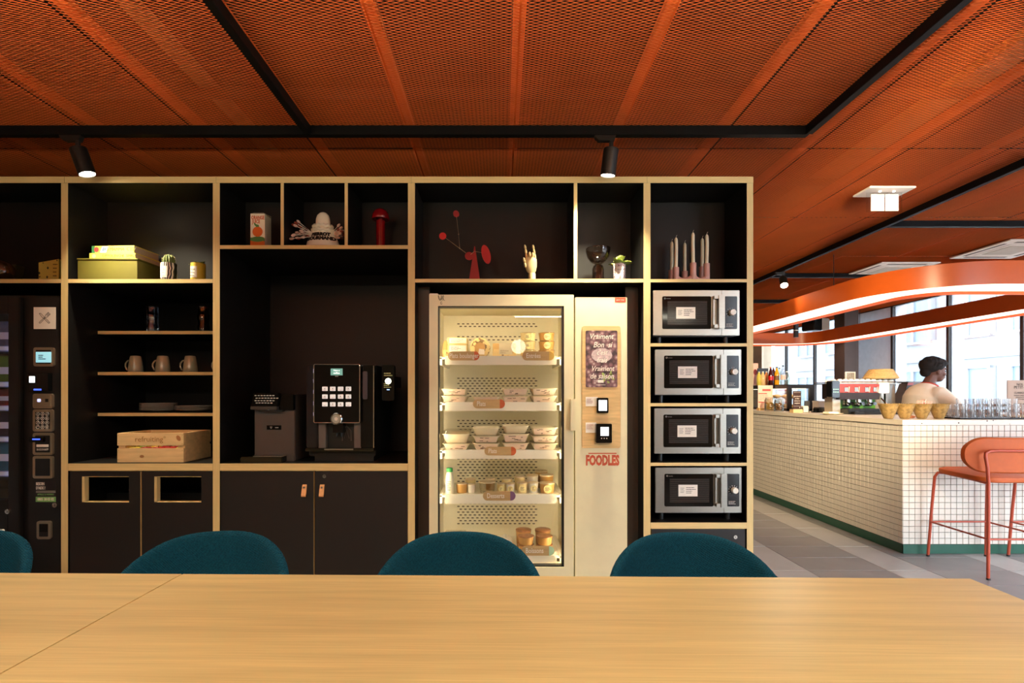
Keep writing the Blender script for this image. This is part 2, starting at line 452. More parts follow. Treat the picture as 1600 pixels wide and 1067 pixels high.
SPOTE = emis('lamp_face', (255, 236, 205), 40)
SPOTB = mat('spot_body', (22, 20, 18), .35)
def spot(loc, target, lab, power=60, size=.042, ang=70, blend=.6, ln=.145, color=WARM, lit=True):
    """track spotlight: adapter under the track, short stem, tilted can with a glowing face"""
    t = thing('track_spotlight', lab, 'spotlight', loc)
    P('adapter', B().prism([(-.075, -.012), (-.055, -.03), (.0, -.03), (.03, -.03), (.04, 0), (-.08, 0)], -.016, .016), SPOTB, t, bev=.002)
    P('stem', B().cyl((.015, 0, -.075), .012, .05, 10), SPOTB, t)
    d = (Vector(target)-Vector(loc)).normalized(); q = d.to_track_quat('-Z', 'Y')
    M = Matrix.Translation((.015, 0, -.068)) @ q.to_matrix().to_4x4()
    b = B().lathe([(size*.9, 0), (size, -.004), (size, -ln), (size-.004, -ln), (size-.004, -ln+.008)], (0,0,0), 24, close=True)
    P('lamp_body', B().add(b, M), SPOTB, t, smooth=True)
    f = B().lathe([(1e-6, -ln+.0075), (size-.004, -ln+.008)], (0,0,0), 24)
    P('lamp_face', B().add(B().cyl((0, 0, -ln+.005), size-.005, .004, 24), M), SPOTE if lit else BGLOSS, t)
    if lit and power:
        l = lamp('spot_light', 'SPOT', M @ Vector((0, 0, -ln-.005)) + Vector(loc), power, color, spot_size=R(ang), spot_blend=blend, shadow_soft_size=.03)
        l.rotation_euler = q.to_euler(); l.parent = None
    return t
spot((sx(122, 2.81)-.015, 2.809, 2.745), (sx(122, 2.81)+.24, 2.89, 1.9), 'black track spotlight glowing above the left shelves', 120, ang=104, blend=1)
spot((sx(955, 2.81)-.015, 2.809, 2.745), (sx(955, 2.81)-.1, 2.93, 1.9), 'black track spotlight glowing above the glass fridge', 210, ang=104, blend=1)
# spotlights further along the same tracks, nearer than the picture shows
for x, y, tx, ty, n_ in ((-1.06, .2, -1.6, 1.2, 'on the left track'), (1.69, .2, .9, 1.2, 'on the right track'), (-1.06, -1.0, -.4, 2.4, 'far back on the left track'), (1.69, -1.0, .8, 2.4, 'far back on the right track')):
    spot((x, y, 2.745), (tx, ty, .74), 'black track spotlight above the dining tables, out of view, %s' % n_, 30, ang=95, blend=.9)
for y, tx, ty, tz, n_, pw in ((1.45, 3.3, 5.9, .7, 'nearer', 560), (.8, 3.3, 7.4, 1.1, 'farther', 850), (1.15, 3.4, 6.6, 2.1, 'middle', 420)):  # hidden spots added to warm the counter side and the ring
    spot((1.69, y, 2.745), (tx, ty, tz), 'added unseen track spotlight warming the counter side and ring lamp, %s one' % n_, pw, ang=40, blend=.9, color=(1.0, .80, .50))
spot((3.279, 5.95, 2.745), (3.0, 5.2, 1.9), 'black track spotlight glowing beside the orange ring lamp', 30, ang=80)
spot((4.95, 7.95, 2.745), (5.5, 7.6, 2.5), 'dark spotlight hanging inside the ring lamp before the grey panel', 0, lit=False, size=.05, ln=.2)
t = thing('ceiling_projector', 'black and white projector hanging behind the ring lamp by the column', 'projector', (5.75, 9.35, 2.62), R(20))
P('body', B().box(-.16, .05, -.13, .13, -.14, .1), SPOTB, t, bev=.015); P('casing', B().box(.05, .24, -.13, .13, -.13, .09), WHITEP, t, bev=.015)
P('mount', B().cyl((0, 0, .1), .02, .09, 10), SPOTB, t)
t = thing('hanging_rod', 'black rod hanging from the ceiling inside the far end of the ring lamp', 'rod', (5.07, 8.75, 2.3))
P('rod', B().box(-.028, .028, -.028, .028, 0, .5), SPOTB, t); P('collar', B().box(-.03, .03, -.03, .03, .11, .125), WHITEP, t)

# air conditioning cassettes, sunk into the ceiling
ACW = mat('white_cassette', (236, 226, 214), .5, var=.02)
for cx, cy, lab in ((5.165, 5.16, 'white square ceiling cassette above the ring lamp front, right one'), (4.565, 5.99, 'white square ceiling cassette beside the ring lamp curve, farther one')):
    t = thing('air_conditioning_cassette', lab, 'air conditioner', (cx, cy, H-.012))
    P('frame', B().box(-.33, .33, -.33, .33, -.012, .0).box(-.2, .2, -.2, .2, -.016, -.012), ACW, t, bev=.004)
    v = B()
    for a in range(4):
        v.add(B().box(-.22, .22, -.285, -.25, -.0135, -.0115), Matrix.Rotation(R(90*a), 4, 'Z'))
    P('air_slot', v, mat('slot_shade', (120, 108, 98), .8), t)
    P('grille', B().box(-.15, .15, -.15, .15, -.019, -.016), mat('cassette_grille', (196, 184, 168), .6), t)
# emergency exit light
t = thing('exit_light', 'white ceiling exit light with two blank hanging panels', 'exit light', (sx(1381, 3.7), 3.7, H-.006))
P('ceiling_plate', B().box(-.165, .165, -.09, .09, -.014, 0), ACW, t, bev=.003)
P('acrylic_plate', B().box(-.128, .128, -.006, .004, -.155, -.014), glass('acrylic', (.97, .97, .97), .05), t)
for s in (-1, 1):
    P('sign_panel', B().box(.004 if s > 0 else -.1, .1 if s > 0 else -.004, -.010, -.0065, -.15, -.03), mat('exit_sign_white', (238, 226, 216), .5, var=.02), t)
    P('led', B().cyl((.05*s, -.03, -.02), .008, .006, 10), emis('led', (255, 250, 240), 4), t)

# ---- orange ring lamp over the counter
ORING = mat('orange_ring_coating', (204, 90, 30), .32, var=.03)
DIFF = emis('ring_diffuser', (255, 214, 186), 1.9)
t = thing('ring_pendant', 'long orange rounded ring lamp hanging over the tiled counter', 'pendant lamp', (4.655, 6.8, 2.22))
def loop(x0, x1, y0, y1, r, n=14):
    return rrect(x0, x1, y0, y1, r, n)
def wall_loop(b, lp, z0, z1, th, m=0, out=1):
    n = len(lp); c = []
    for i, (x, y) in enumerate(lp):
        a = Vector(lp[(i+1) % n])-Vector(lp[i-1]); nn = Vector((a.y, -a.x)).normalized()*th*out
        c.append((x-nn.x, y-nn.y))
    k = len(b.v)
    for q in range(n):
        b.v += [(lp[q][0], lp[q][1], z0), (lp[q][0], lp[q][1], z1), (c[q][0], c[q][1], z1), (c[q][0], c[q][1], z0)]
    for q in range(n):
        a = k+4*q; d = k+4*((q+1) % n)
        for e in range(4):
            f = (e+1) % 4
            b.f.append((a+e, d+e, d+f, a+f)[::(-1 if out > 0 else 1)]); b.m.append(m)
    return b
rx0, rx1, ry0, ry1 = 3.33, 5.98, 4.14, 9.52
wdt = .46
L0 = loop(rx0, rx1, ry0, ry1, .78); L1 = loop(rx0+wdt, rx1-wdt, ry0+wdt, ry1-wdt, .36)
P('outer_band', wall_loop(B(), L0, 2.22, 2.41, .006), ORING, t, w=True, smooth=True)
P('inner_band', wall_loop(B(), L1, 2.22, 2.41, .006, out=-1), ORING, t, w=True, smooth=True)
def ringplate(z, flip, g=.0):
    b = B(); n = len(L0)
    for i in range(n):
        j = (i+1) % n
        q = [(*L0[i], z), (*L0[j], z), (*L1[j], z), (*L1[i], z)]
        b.face(q if not flip else q[::-1])
    return b
P('diffuser', ringplate(2.25, True), DIFF, t, w=True)
P('top_plate', ringplate(2.40, False), ORING, t, w=True)
for x, y in ((rx0+.2, 5.4), (rx0+.2, 8.2), (rx1-.2, 5.4), (rx1-.2, 8.2), (4.6, ry0+.2), (4.6, ry1-.2)):
    P('suspension_cable', B().cyl((x, y, 2.40), .004, H-2.40, 6), SPOTB, t, w=True)

# glowing globe pendant behind the camera (its reflection shows in the fridge door)
t = thing('globe_pendant', 'glowing white globe pendant behind the viewer, seen only as a reflection in the fridge glass', 'pendant lamp', (.24, -1.1, 1.98))
P('globe', B().ball((0,0,0), .1, 20), emis('globe_glow', (255, 240, 215), 9), t, smooth=True); P('cord', B().cyl((0,0,.1), .004, .7, 6), SPOTB, t)

for x, s_ in ((-1.7, 'left'), (1.1, 'right')):  # unseen fixtures added to carry the ceiling and table fill
    t = thing('added_linear_pendant', 'added black linear pendant, unseen above the frame, brightening ceiling and tables, %s one' % s_, 'pendant lamp', (x, .45, 2.19))
    P('housing', B().box(-1.0, 1.0, -.04, .04, -.03, .03), SPOTB, t, bev=.004)
    P('diffuser', B().box(-.95, .95, -.03, .03, .0305, .033).box(-.95, .95, -.03, .03, -.033, -.0305), emis('added_pendant_glow', (255, 232, 200), 4), t)
    for xx in (-.8, .8): P('cord', B().cyl((xx, 0, .03), .003, H-2.22, 6), SPOTB, t)
# ================================================================ SHELVING WALL (five cabinet units)
YB = 3.60; YT = 3.24; ZT = 2.579
def unit(x0, x1, lab, wl=.02, wr=.02):
    t = thing('shelving_unit', lab, 'shelving', ((x0+x1)/2, YF, 0))
    P('upright', B().box(x0, x0+wl, YF, YB, .0, 2.542, 0, 1), [BLK, PLX], t, w=True)
    P('upright', B().box(x1-wr, x1, YF, YB, .0, 2.542, 0, 1), [BLK, PLX], t, w=True)
    P('top_board', B().box(x0+.0005, x1-.0005, YF-.002, YB, 2.542, ZT, 0, 1), [BLK, PLZ], t, w=True)
    P('plinth', B().box(x0+wl, x1-wr, YF+.05, YF+.07, 0, .07), BLK, t, w=True)
    P('back_panel', B().box(x0+wl, x1-wr, YB-.012, YB-.002, .07, 2.54), BLK, t, w=True)
    return t
def shelf(t, x0, x1, z0, z1, y0=YF, y1=YB-.012, name='shelf'):
    return P(name, B().box(x0+.0006, x1-.0006, y0, y1, z0, z1, 0, 1), [BLK, PLZ], t, w=True)
def divider(t, x0, x1, z0, z1, y0=YF, y1=YT):
    return P('divider', B().box(x0, x1, y0, y1, z0, z1, 0, 1), [BLK, PLX], t, w=True)
def backing(t, x0, x1, z0, z1, y=YT):
    return P('upper_back_panel', B().box(x0, x1, y, y+.01, z0, z1), BLK, t, w=True)

U0 = unit(-4.3, -2.526, 'black and plywood shelving unit at the far left around the vending machine')
shelf(U0, -4.28, -2.546, 1.964, 1.987); backing(U0, -4.28, -2.546, 1.987, 2.542)
U1 = unit(-2.526, -1.648, 'black and plywood shelving unit with mugs, crate and two slotted cupboard doors')
shelf(U1, -2.506, -1.668, 1.964, 1.987); backing(U1, -2.506, -1.668, 1.987, 2.542)
for py in (517, 581, 645):
    z = sz(py, 3.16); shelf(U1, -2.506, -1.668, z-.02, z, 3.16, YB-.012, 'inner_shelf')
shelf(U1, -2.506, -1.668, .878, .92, name='worktop')
U2 = unit(-1.648, -.519, 'black and plywood shelving unit holding the coffee machine')
shelf(U2, -1.628, -.539, 2.161, 2.183); backing(U2, -1.628, -.539, 2.183, 2.542)
divider(U2, sx(438.5), sx(443.5), 2.183, 2.542); divider(U2, sx(538.5), sx(543.5), 2.183, 2.542)
shelf(U2, -1.628, -.539, .878, .92, name='worktop')
U3 = unit(-.519, .844, 'black and plywood shelving unit framing the glass fridge')
shelf(U3, -.499, .824, 1.967, 1.988); backing(U3, -.499, .824, 1.988, 2.542)
divider(U3, sx(896.5), sx(902), 1.988, 2.542)
for x0, x1 in ((-.499, -.43), (.748, .824)):
    P('filler_panel', B().box(x0, x1, 3.06, 3.08, .07, 1.967), mat('spotlit_black_filler', (58, 48, 40), .5), U3, w=True)  # same black as the unit, the spotlight's brown cast put into the colour
U4 = unit(.844, 1.459, 'black and plywood shelving unit at the right end with four microwaves', wr=.037)
for py in (436, 536.3, 629.8, 722.8): shelf(U4, .864, 1.422, sz(py+5), sz(py))
backing(U4, .864, 1.422, sz(436), 2.542)
shelf(U4, .864, 1.422, sz(826), sz(816.3), name='worktop')

DEDGE = PLX
def door(t, x0, x1, z0, z1, lab=None, hole=None):
    b = B()
    y0, y1 = YF+.003, YF+.022
    if hole:
        hx0, hx1, hz0, hz1 = hole
        for q in ((x0, hx0, z0, z1), (hx1, x1, z0, z1), (hx0, hx1, z0, hz0), (hx0, hx1, hz1, z1)):
            b.box(q[0], q[1], y0, y1, q[2], q[3], 1, 0)
        k = .0025                                        # raw plywood lining of the cut-out
        d2 = y1+.012
        b.box(hx0, hx0+.0145, y0+.0005, d2, hz0, hz1, 1); b.box(hx0, hx1, y0+.0005, d2, hz0, hz0+.004, 1); b.box(hx0, hx1, y0+.0005, d2, hz1-k, hz1, 1)
    else: b.box(x0, x1, y0, y1, z0, z1, 1, 0)
    return P('door', b, [DOORB, PLX], t, w=True, label=lab)
def lock(parent, x, z, y=YF+.003, r=.011):
    b = B().cyl((x, y, z), r, -.006, 14, axis='y').box(x-.001, x+.001, y-.0068, y-.006, z-.005, z+.005, 1)
    return P('lock', b, [CHROME, INK], parent, w=True, smooth=True)
def pull(parent, x, z):
    y = YF+.003
    pf = [(.0, .034), (-.007, .03), (-.012, .012), (-.026, -.028), (-.024, -.034), (-.018, -.036), (-.010, -.02), (-.004, .01)]
    M = Matrix.Translation((x+.013, y, z)) @ Matrix.Rotation(R(90), 4, 'Z') @ Matrix.Diagonal((1, 1, 1, 1))
    b = B().add(B().prism(pf, 0, .026), M)
    o = P('leather_pull', b, LEATHER, parent, w=True, bev=.001, label='tan leather loop pull')
    return P('rivet', B().cyl((x, y-.0085, z+.018), .0055, -.005, 12, axis='y'), CHROME, parent, w=True)
zt = sz(736.5)
d = door(U1, sx(108.5), sx(218.8), .07, zt, 'black door with a slot cut near its top', (sx(127.5), sx(201), sz(785), sz(744.5)))
d = door(U1, sx(221), sx(332), .07, zt, 'black door with a slot cut near its top', (sx(240.5), sx(314), sz(785), sz(744.5)))
P('bin_chute', B().box(-2.48, -1.70, 3.2, 3.3, .2, .70).box(-2.48, -1.70, 3.0, 3.31, .62, .66), BLK, U1, w=True)
d = door(U2, sx(344.5), sx(489.7), .07, zt); pull(d, sx(476), sz(766))
d = door(U2, sx(492), sx(636.5), .07, zt); pull(d, sx(503.5), sz(766)); lock(d, sx(507), sz(744))
d = door(U4, sx(1018.5), sx(1164.5), .07, sz(827)); lock(d, sx(1149), sz(839)); lock(d, sx(1151), sz(852.5))

# ================================================================ LEFT: VENDING MACHINE
VX0, VX1 = -3.55, sx(95.3)
vm = thing('vending_machine', 'black vending machine with keypad and lit glass front at the far left', 'vending machine', (-3.1, YF+.02, 0))
VY = YF+.012
gx = sx(9)                                   # right edge of the glass
b = B().box(VX0, gx, VY+.35, YB-.03, .06, 1.90).box(gx, VX1, VY+.03, YB-.03, .06, 1.90).box(VX0, gx, VY+.03, VY+.35, .06, sz(782)).box(VX0, gx, VY+.03, VY+.35, sz(488), 1.90).box(VX0, VX0+.05, VY+.03, VY+.35, .06, 1.90)
P('cabinet', b, BLACK, vm, w=True)
b = B().box(gx, sx(27), VY, VY+.03, .08, sz(463)).box(VX0, gx, VY, VY+.03, .08, sz(780)).box(VX0, gx, VY, VY+.03, sz(490), sz(463))
P('glass_door', b, mat('black_door_steel', (24, 22, 22), .4), vm, w=True, bev=.004)
P('pane', B().box(VX0, gx, VY+.008, VY+.012, sz(780), sz(490)), glass('vending_glass', (.92, .95, 1), .05), vm, w=True)
fp = P('control_panel', B().box(sx(41), VX1, VY, VY+.03, .08, sz(463)), mat('black_door_steel', (24, 22, 22), .4), vm, w=True, bev=.004)
P('led_strip', B().box(gx-.012, gx-.004, VY+.02, VY+.03, sz(778), sz(492)), emis('cool_led', (170, 190, 255), 6), vm, w=True)
VS = []
for i, py in enumerate((546, 600, 636, 683, 735)):
    z = sz(py, VY+.15); VS.append(z)
    P('shelf_tray', B().box(VX0+.05, gx, VY+.06, VY+.34, z-.012, z).box(VX0+.05, gx, VY+.045, VY+.06, z-.02, z+.012), mat('vending_shelf', (150, 150, 170), .4), vm, w=True)
    lb = B(); lines(lb, gx-.10, gx-.004, z-.012, z+.006, 1, VY+.0445, seed=i); P('price_tag', B().box(gx-.10, gx-.004, VY+.0445, VY+.045, z-.014, z+.008), WHITEP, vm, w=True)
px = lambda x0, x1, y0, y1: (sx(x0, VY), sx(x1, VY), sz(y1, VY), sz(y0, VY))
def plate(name, x0, x1, y0, y1, th, m, parent, r=.006, lab=None, y=None):
    a, b_, c, d_ = px(x0, x1, y0, y1); yy = VY if y is None else y
    return P(name, B().prism(rrect(a, b_, c, d_, r), yy-th, yy), m, parent, w=True, label=lab)
sg = plate('cutlery_sign', 53, 87.3, 480, 514, .002, WHITE, vm, .001, 'white square sign with crossed knife and fork')
cx, cz = sx(70, VY), sz(497, VY)
b = B(); yy = VY-.0025
for a, fork in ((R(45), True), (R(-45), False)):
    M = Matrix.Translation((cx, 0, cz)) @ Matrix.Rotation(a, 4, 'Y')
    q = B()
    def stroke(p0, p1, w=.0012):
        v = Vector((p1[0]-p0[0], 0, p1[1]-p0[1])); n = Vector((v.z, 0, -v.x)).normalized()*w
        q.face([(p0[0]-n.x, yy, p0[1]-n.z), (p1[0]-n.x, yy, p1[1]-n.z), (p1[0]+n.x, yy, p1[1]+n.z), (p0[0]+n.x, yy, p0[1]+n.z)])
    h = .04
    if fork:
        for p0, p1 in (((-.004, -h), (-.003, .008)), ((.004, -h), (.003, .008)), ((-.004, -h), (.004, -h)), ((-.003, .008), (-.008, .016)), ((.003, .008), (.008, .016)), ((-.008, .016), (-.008, h)), ((.008, .016), (.008, h)), ((-.003, .02), (-.003, h)), ((.003, .02), (.003, h)), ((-.008, h), (-.003, h)), ((.003, h), (.008, h))): stroke(p0, p1)
    else:
        for p0, p1 in (((-.004, -h), (-.004, .0)), ((.004, -h), (.004, h*.9)), ((-.004, -h), (.004, -h)), ((-.004, 0), (-.006, .01)), ((-.006, .01), (-.003, h)), ((-.003, h), (.004, h*.9)), ((-.004, 0), (.004, 0))): stroke(p0, p1)
    b.add(q, M)
P('cutlery_drawing', b, INK, sg, w=True)
CHAMP = mat('champagne_metal', (186, 170, 146), .32, .85)
def bez(name, x0, x1, y0, y1, lab, inset=4):
    f = plate(name, x0, x1, y0, y1, .012, CHAMP, vm, .012, lab)
    plate('inlay', x0+inset, x1-inset, y0+inset, y1-inset, .0125, BLACK, f, .004)
    return f
f = bez('display_bezel', 55, 86.5, 543, 572.5, 'champagne metal frame with a pale blue screen')
plate('screen', 59.2, 83, 550, 566.5, .0135, emis('blue_lcd', (136, 196, 210), .9), f, .001)
a, b_, c, d_ = px(59.2, 83, 550, 566.5); b = B(); lines(b, a+.015, b_-.03, c+.015, d_-.015, 3, VY-.0137, seed=3); P('screen_text', b, INK, f, w=True)
f = plate('card_reader', 51, 82, 583, 611, .03, BGLOSS, vm, .006, 'black contactless card reader')
plate('reader_glow', 53, 62, 588, 598, .0305, emis('white_glow', (225, 235, 240), 1.4), f, .002); plate('reader_glow', 60, 72, 607.5, 610, .0305, emis('blue_glow', (60, 90, 230), 2), f, .002)
f = bez('coin_bezel', 54, 85, 615, 638, 'champagne metal coin slot frame'); plate('slot_plate', 57, 82, 618, 635, .014, CHAMP, f, .004)
plate('slot', 74, 79, 623, 628, .0145, BLACK, f, .001); plate('return_button', 62, 67, 623, 628, .016, emis('soft_blue', (190, 200, 255), 1.2), f, .006)
f = bez('keypad_bezel', 54, 85, 639.5, 674, 'champagne metal keypad frame')
for r in range(4):
    for c in range(3):
        kx, kz = sx(63+7.2*c, VY), sz(646.5+6.8*r, VY); ring = []
        o = P('key', B().cyl((kx, VY-.0125, kz), .0105, -.004, 14, axis='y'), BLACK, f, w=True)
        rb = B(); rb.tube([(kx+.0098*math.cos(2*math.pi*i/14), VY-.0166, kz+.0098*math.sin(2*math.pi*i/14)) for i in range(14)], .0008, 4, closed=True)
        P('key_ring', rb, WHITE, f, w=True)
        s = '123456789*0#'[r*3+c]
        q = txt(s, .015, (0, 0, 0), WHITE); q.location = Vector((kx, VY-.0167, kz))-Vector(vm.location); q.parent = f
f = bez('note_bezel', 54, 85, 676, 710.5, 'champagne metal banknote slot frame'); plate('note_slot', 53, 74, 682, 690, .03, BGLOSS, f, .006)
plate('slot_glow', 58, 70, 684.5, 686.5, .0305, emis('blue_glow', (60, 90, 230), 2), f, .001); plate('slot_tag', 60, 79, 694, 698, .013, WHITE, f, .0005)
q = txt('SUZOHAPP', .016, (0,0,0), WHITE, sx=.85); q.location = Vector((sx(69.5, VY), VY-.013, sz(702, VY)))-Vector(vm.location); q.parent = f
f = bez('empty_bezel', 54, 85, 712, 747, 'empty champagne metal frame with dark recess')
st = plate('help_sticker', 56, 87.5, 752, 784, .0008, mat('black_sticker', (30, 26, 28), .5), vm, .001, 'black and green help sticker')
plate('green_band', 56, 87.5, 776, 784, .0012, mat('sticker_green', (120, 176, 104), .5), st, .0005)
def vt(s, size, x, y, m, parent, **k):
    q = txt(s, size, (0,0,0), m, **k); q.location = Vector((sx(x, VY), VY-.0014, sz(y, VY)))-Vector(vm.location); q.parent = parent; return q
vt('BESOIN', .0235, 56.5, 756, WHITE, st, align='LEFT', sx=.62, fat=.0006); vt("D'AIDE ?", .0235, 56.5, 762.5, WHITE, st, align='LEFT', sx=.62, fat=.0006)
vt('APPELEZ LE NUMERO', .014, 71.7, 772.5, mat('sticker_green', (120, 176, 104), .5), st, sx=.72); vt('0805 38 03 02', .022, 71.7, 780, WHITE, st, sx=.75, fat=.0004)
b = B().box(sx(56.5, VY), sx(87, VY), VY-.0012, VY, sz(767.4, VY), sz(767, VY)).box(sx(56.5, VY), sx(87, VY), VY-.0012, VY, sz(769.4, VY), sz(769, VY)); P('sticker_line', b, WHITE, st, w=True)
for lx, ly in ((86.5, 789), (12.5, 799)): lock(vm, sx(lx, VY), sz(ly, VY), VY, .014)
f = bez('coin_return', 60, 82, 813.5, 841.5, 'champagne metal coin return tray'); plate('return_flap', 65, 77, 818, 830, .014, BGLOSS, f, .002)
# snacks behind the glass
SN = [((50, 120, 140), 'turquoise'), ((40, 50, 130), 'blue'), ((120, 124, 150), 'silver'), ((100, 140, 50), 'green'), ((130, 30, 36), 'red'), ((60, 40, 60), 'plum')]
zs = [VS[0]]+VS
tops = [sz(492, VY+.15)]+VS
for i, z in enumerate(VS):
    h = (tops[i] if i == 0 else VS[i-1])-z-.03; h = min(h, .17)
    for k in range(2):
        col, nm = SN[(i+2*k) % 6]
        b = B(); n = 7
        prof = [(-.5, 0), (-.5, .08), (-.47, .2), (-.49, .8), (-.5, .92), (-.5, 1)]
        w = .075
        for s in (-1, 1):
            pass
        pts = [(-w/2, 0), (w/2, 0), (w/2*.94, h*.12), (w/2*.98, h*.5), (w/2*.94, h*.88), (w/2, h), (-w/2, h), (-w/2*.94, h*.88), (-w/2*.98, h*.5), (-w/2*.94, h*.12)]
        b.prism(pts, -.02, .02)
        t = thing('snack_pack', '%s snack pack behind the vending glass, shelf %s from the top, %s of the pair' % (nm, ('one', 'two', 'three', 'four', 'five')[i], ('right', 'left')[k]), 'snack', (gx-.06-.09*k, VY+.15, z+.0005), 0, 'snacks in the vending machine')
        P('wrapper', b, mat('wrap_'+nm, col, .25, .3, var=.25, scale=25), t, bev=.006)
        P('printed_band', B().box(-w*.4, w*.4, -.0215, -.0203, h*.35, h*.6), mat('wrap_print', (235, 235, 240), .3), t)

# patterned bag in front of the vending machine
t = thing('patterned_bag', 'black and white patterned bag behind the leftmost chair', 'bag', (-2.62, 2.45, .46))
BAGM = mat('bag_pattern', (24, 22, 22), .7); NTb = BAGM.node_tree
vo = NTb.nodes.new('ShaderNodeTexVoronoi'); vo.inputs['Scale'].default_value = 42; vo.feature = 'DISTANCE_TO_EDGE'
cr = NTb.nodes.new('ShaderNodeValToRGB'); cr.color_ramp.interpolation = 'CONSTANT'; cr.color_ramp.elements[0].color = (.8, .77, .72, 1); cr.color_ramp.elements[1].position = .09; cr.color_ramp.elements[1].color = (.012, .011, .011, 1)
tcb = NTb.nodes.new('ShaderNodeTexCoord'); NTb.links.new(tcb.outputs['Object'], vo.inputs['Vector']); NTb.links.new(vo.outputs['Distance'], cr.inputs[0]); NTb.links.new(cr.outputs[0], NTb.nodes['Principled BSDF'].inputs['Base Color'])
pts = [(-.22, 0), (.2, 0), (.235, .1), (.22, .2), (.17, .2), (.1, .235), (.04, .255), (-.05, .285), (-.14, .29), (-.21, .28), (-.23, .12)]
P('bag_body', B().prism(pts, -.07, .07), BAGM, t, bev=.03, seg=3, smooth=True)
P('bag_handle', B().tube([(-.12, 0, .27), (-.1, 0, .34), (0, 0, .36), (.05, 0, .25)], .01, 8), BAGM, t, smooth=True)
t2 = thing('side_stool', 'small black stool under the patterned bag, hidden behind the chair', 'stool', (-2.62, 2.45, 0))
P('seat', B().cyl((0,0,.42), .24, .04, 24), BLACK, t2, bev=.006)
for a in range(4): P('leg', B().tube([(.17*math.cos(a*1.571+.78), .17*math.sin(a*1.571+.78), .42), (.2*math.cos(a*1.571+.78), .2*math.sin(a*1.571+.78), 0)], .012, 8), BLACK, t2)

# ================================================================ THINGS ON THE TOP SHELVES
Z1 = 1.987; Z2 = 2.183
# patterned yellow box
YBX = mat('yellow_box', (190, 178, 84), .6, var=.12, scale=6)
t = thing('patterned_box', 'yellow-green box with dark diamond dots on the far left top shelf', 'box', (sx(80, 3.02), 3.03, Z1), R(0))
w = .062
P('box_body', B().prism([(-.057, 0), (.062, 0), (.062, .131), (-.057, .110)], -.03, .03), YBX, t, bev=.001)
dd = B()
for x, z, r in ((-.002, .078, .009), (-.03, .107, .005), (-.052, .048, .009), (-.006, .024, .009), (.052, .122, .006), (-.05, .026, .006)):
    dd.prism(disc(x, z, r, 4, .7, 1), -.0306, -.03)
P('dot_print', dd, mat('dot_green_black', (28, 48, 40), .6), t); lb = B(); lines(lb, .028, .056, .02, .11, 4, -.0301, seed=2, frac=.2); P('small_print', lb, INK, t)
t = thing('glass_ball', 'dark amber glass ball at the frame edge on the far left top shelf', 'ornament', (sx(-1, 3.02), 3.03, Z1))
P('ball', B().ball((0, 0, .066), .066, 24), mat('amber_glass', (60, 40, 18), .04, var=.1, spec=.9), t, smooth=True); P('base', B().cyl((0,0,0), .028, .006, 20), BLACK, t)
t = thing('dark_planter', 'dark olive tapered planter beside the glass ball', 'planter', (sx(20, 3.12), 3.12, Z1))
P('planter_body', B().prism([(-.02, 0), (.03, 0), (.05, .12), (-.055, .12)], -.03, .03), mat('dark_olive', (62, 58, 28), .6), t, bev=.004); P('rim', B().box(-.052, .047, -.027, .027, .12, .124), BLACK, t)
# olive box and two books
t = thing('storage_box', 'olive green storage box under two yellow books', 'box', (sx(170, 3.0), 3.09, Z1))
OLV = mat('olive_board', (106, 101, 34), .6, var=.05)
P('box_body', B().box(-.176, .176, -.10, .13, 0, .122), OLV, t, bev=.002); P('lid', B().box(-.18, .18, -.103, .133, .1225, .132), OLV, t, bev=.002)
YEL = mat('yellow_cover', (248, 226, 96), .45); PAGES = mat('book_pages', (214, 186, 160), .8, var=.15, scale=80, stretch=(1, 1, 12))
def book(loc, rz, w, d, h, lab, title, extra):
    t = thing('book', lab, 'book', loc, rz, 'yellow books on the olive box')
    P('cover', B().box(-w/2, w/2, -d/2, d/2, 0, .003).box(-w/2, w/2, -d/2, d/2, h-.003, h).box(-w/2, w/2, -d/2, -d/2+.004, 0, h), YEL, t, bev=.001)
    P('pages', B().box(-w/2+.004, w/2-.004, -d/2+.004, d/2-.004, .003, h-.003), PAGES, t)
    txt(title, h*.62, (.04, -d/2-.0008, h/2), INK, t, sx=.9, shear=.12)
    if extra:
        P('green_stripe', B().box(-w/2, -w/2+.02, -d/2-.0006, -d/2, 0, h), mat('spine_green', (70, 140, 86), .5), t)
        P('red_drawing', B().prism(disc(-w/2+.03, h/2, h*.36, 7), -d/2-.0008, -d/2), mat('spine_red', (200, 70, 70), .5), t)
        P('blue_stripe', B().prism([(-w/2+.05, .004), (-w/2+.09, .004), (-w/2+.105, h-.004), (-w/2+.065, h-.004)], -d/2-.0006, -d/2), mat('spine_blue', (150, 180, 220), .5), t)
    else:
        P('spine_badge', B().prism(disc(-w/2+.028, h/2, h*.32, 12), -d/2-.0006, -d/2), mat('spine_pale', (250, 240, 170), .5), t)
    return t
book((sx(174, 3.0), 3.12, Z1+.1325), R(-1), .277, .22, .037, 'lower yellow cookbook on the olive box', 'OTTOLENGHI  SIMPLE', False)
book((sx(175, 3.0)-.001, 3.12, Z1+.170), R(-3), .262, .21, .044, 'upper thicker yellow cookbook with colourful spine end', 'BIG MAMMA  C\'EST', True)

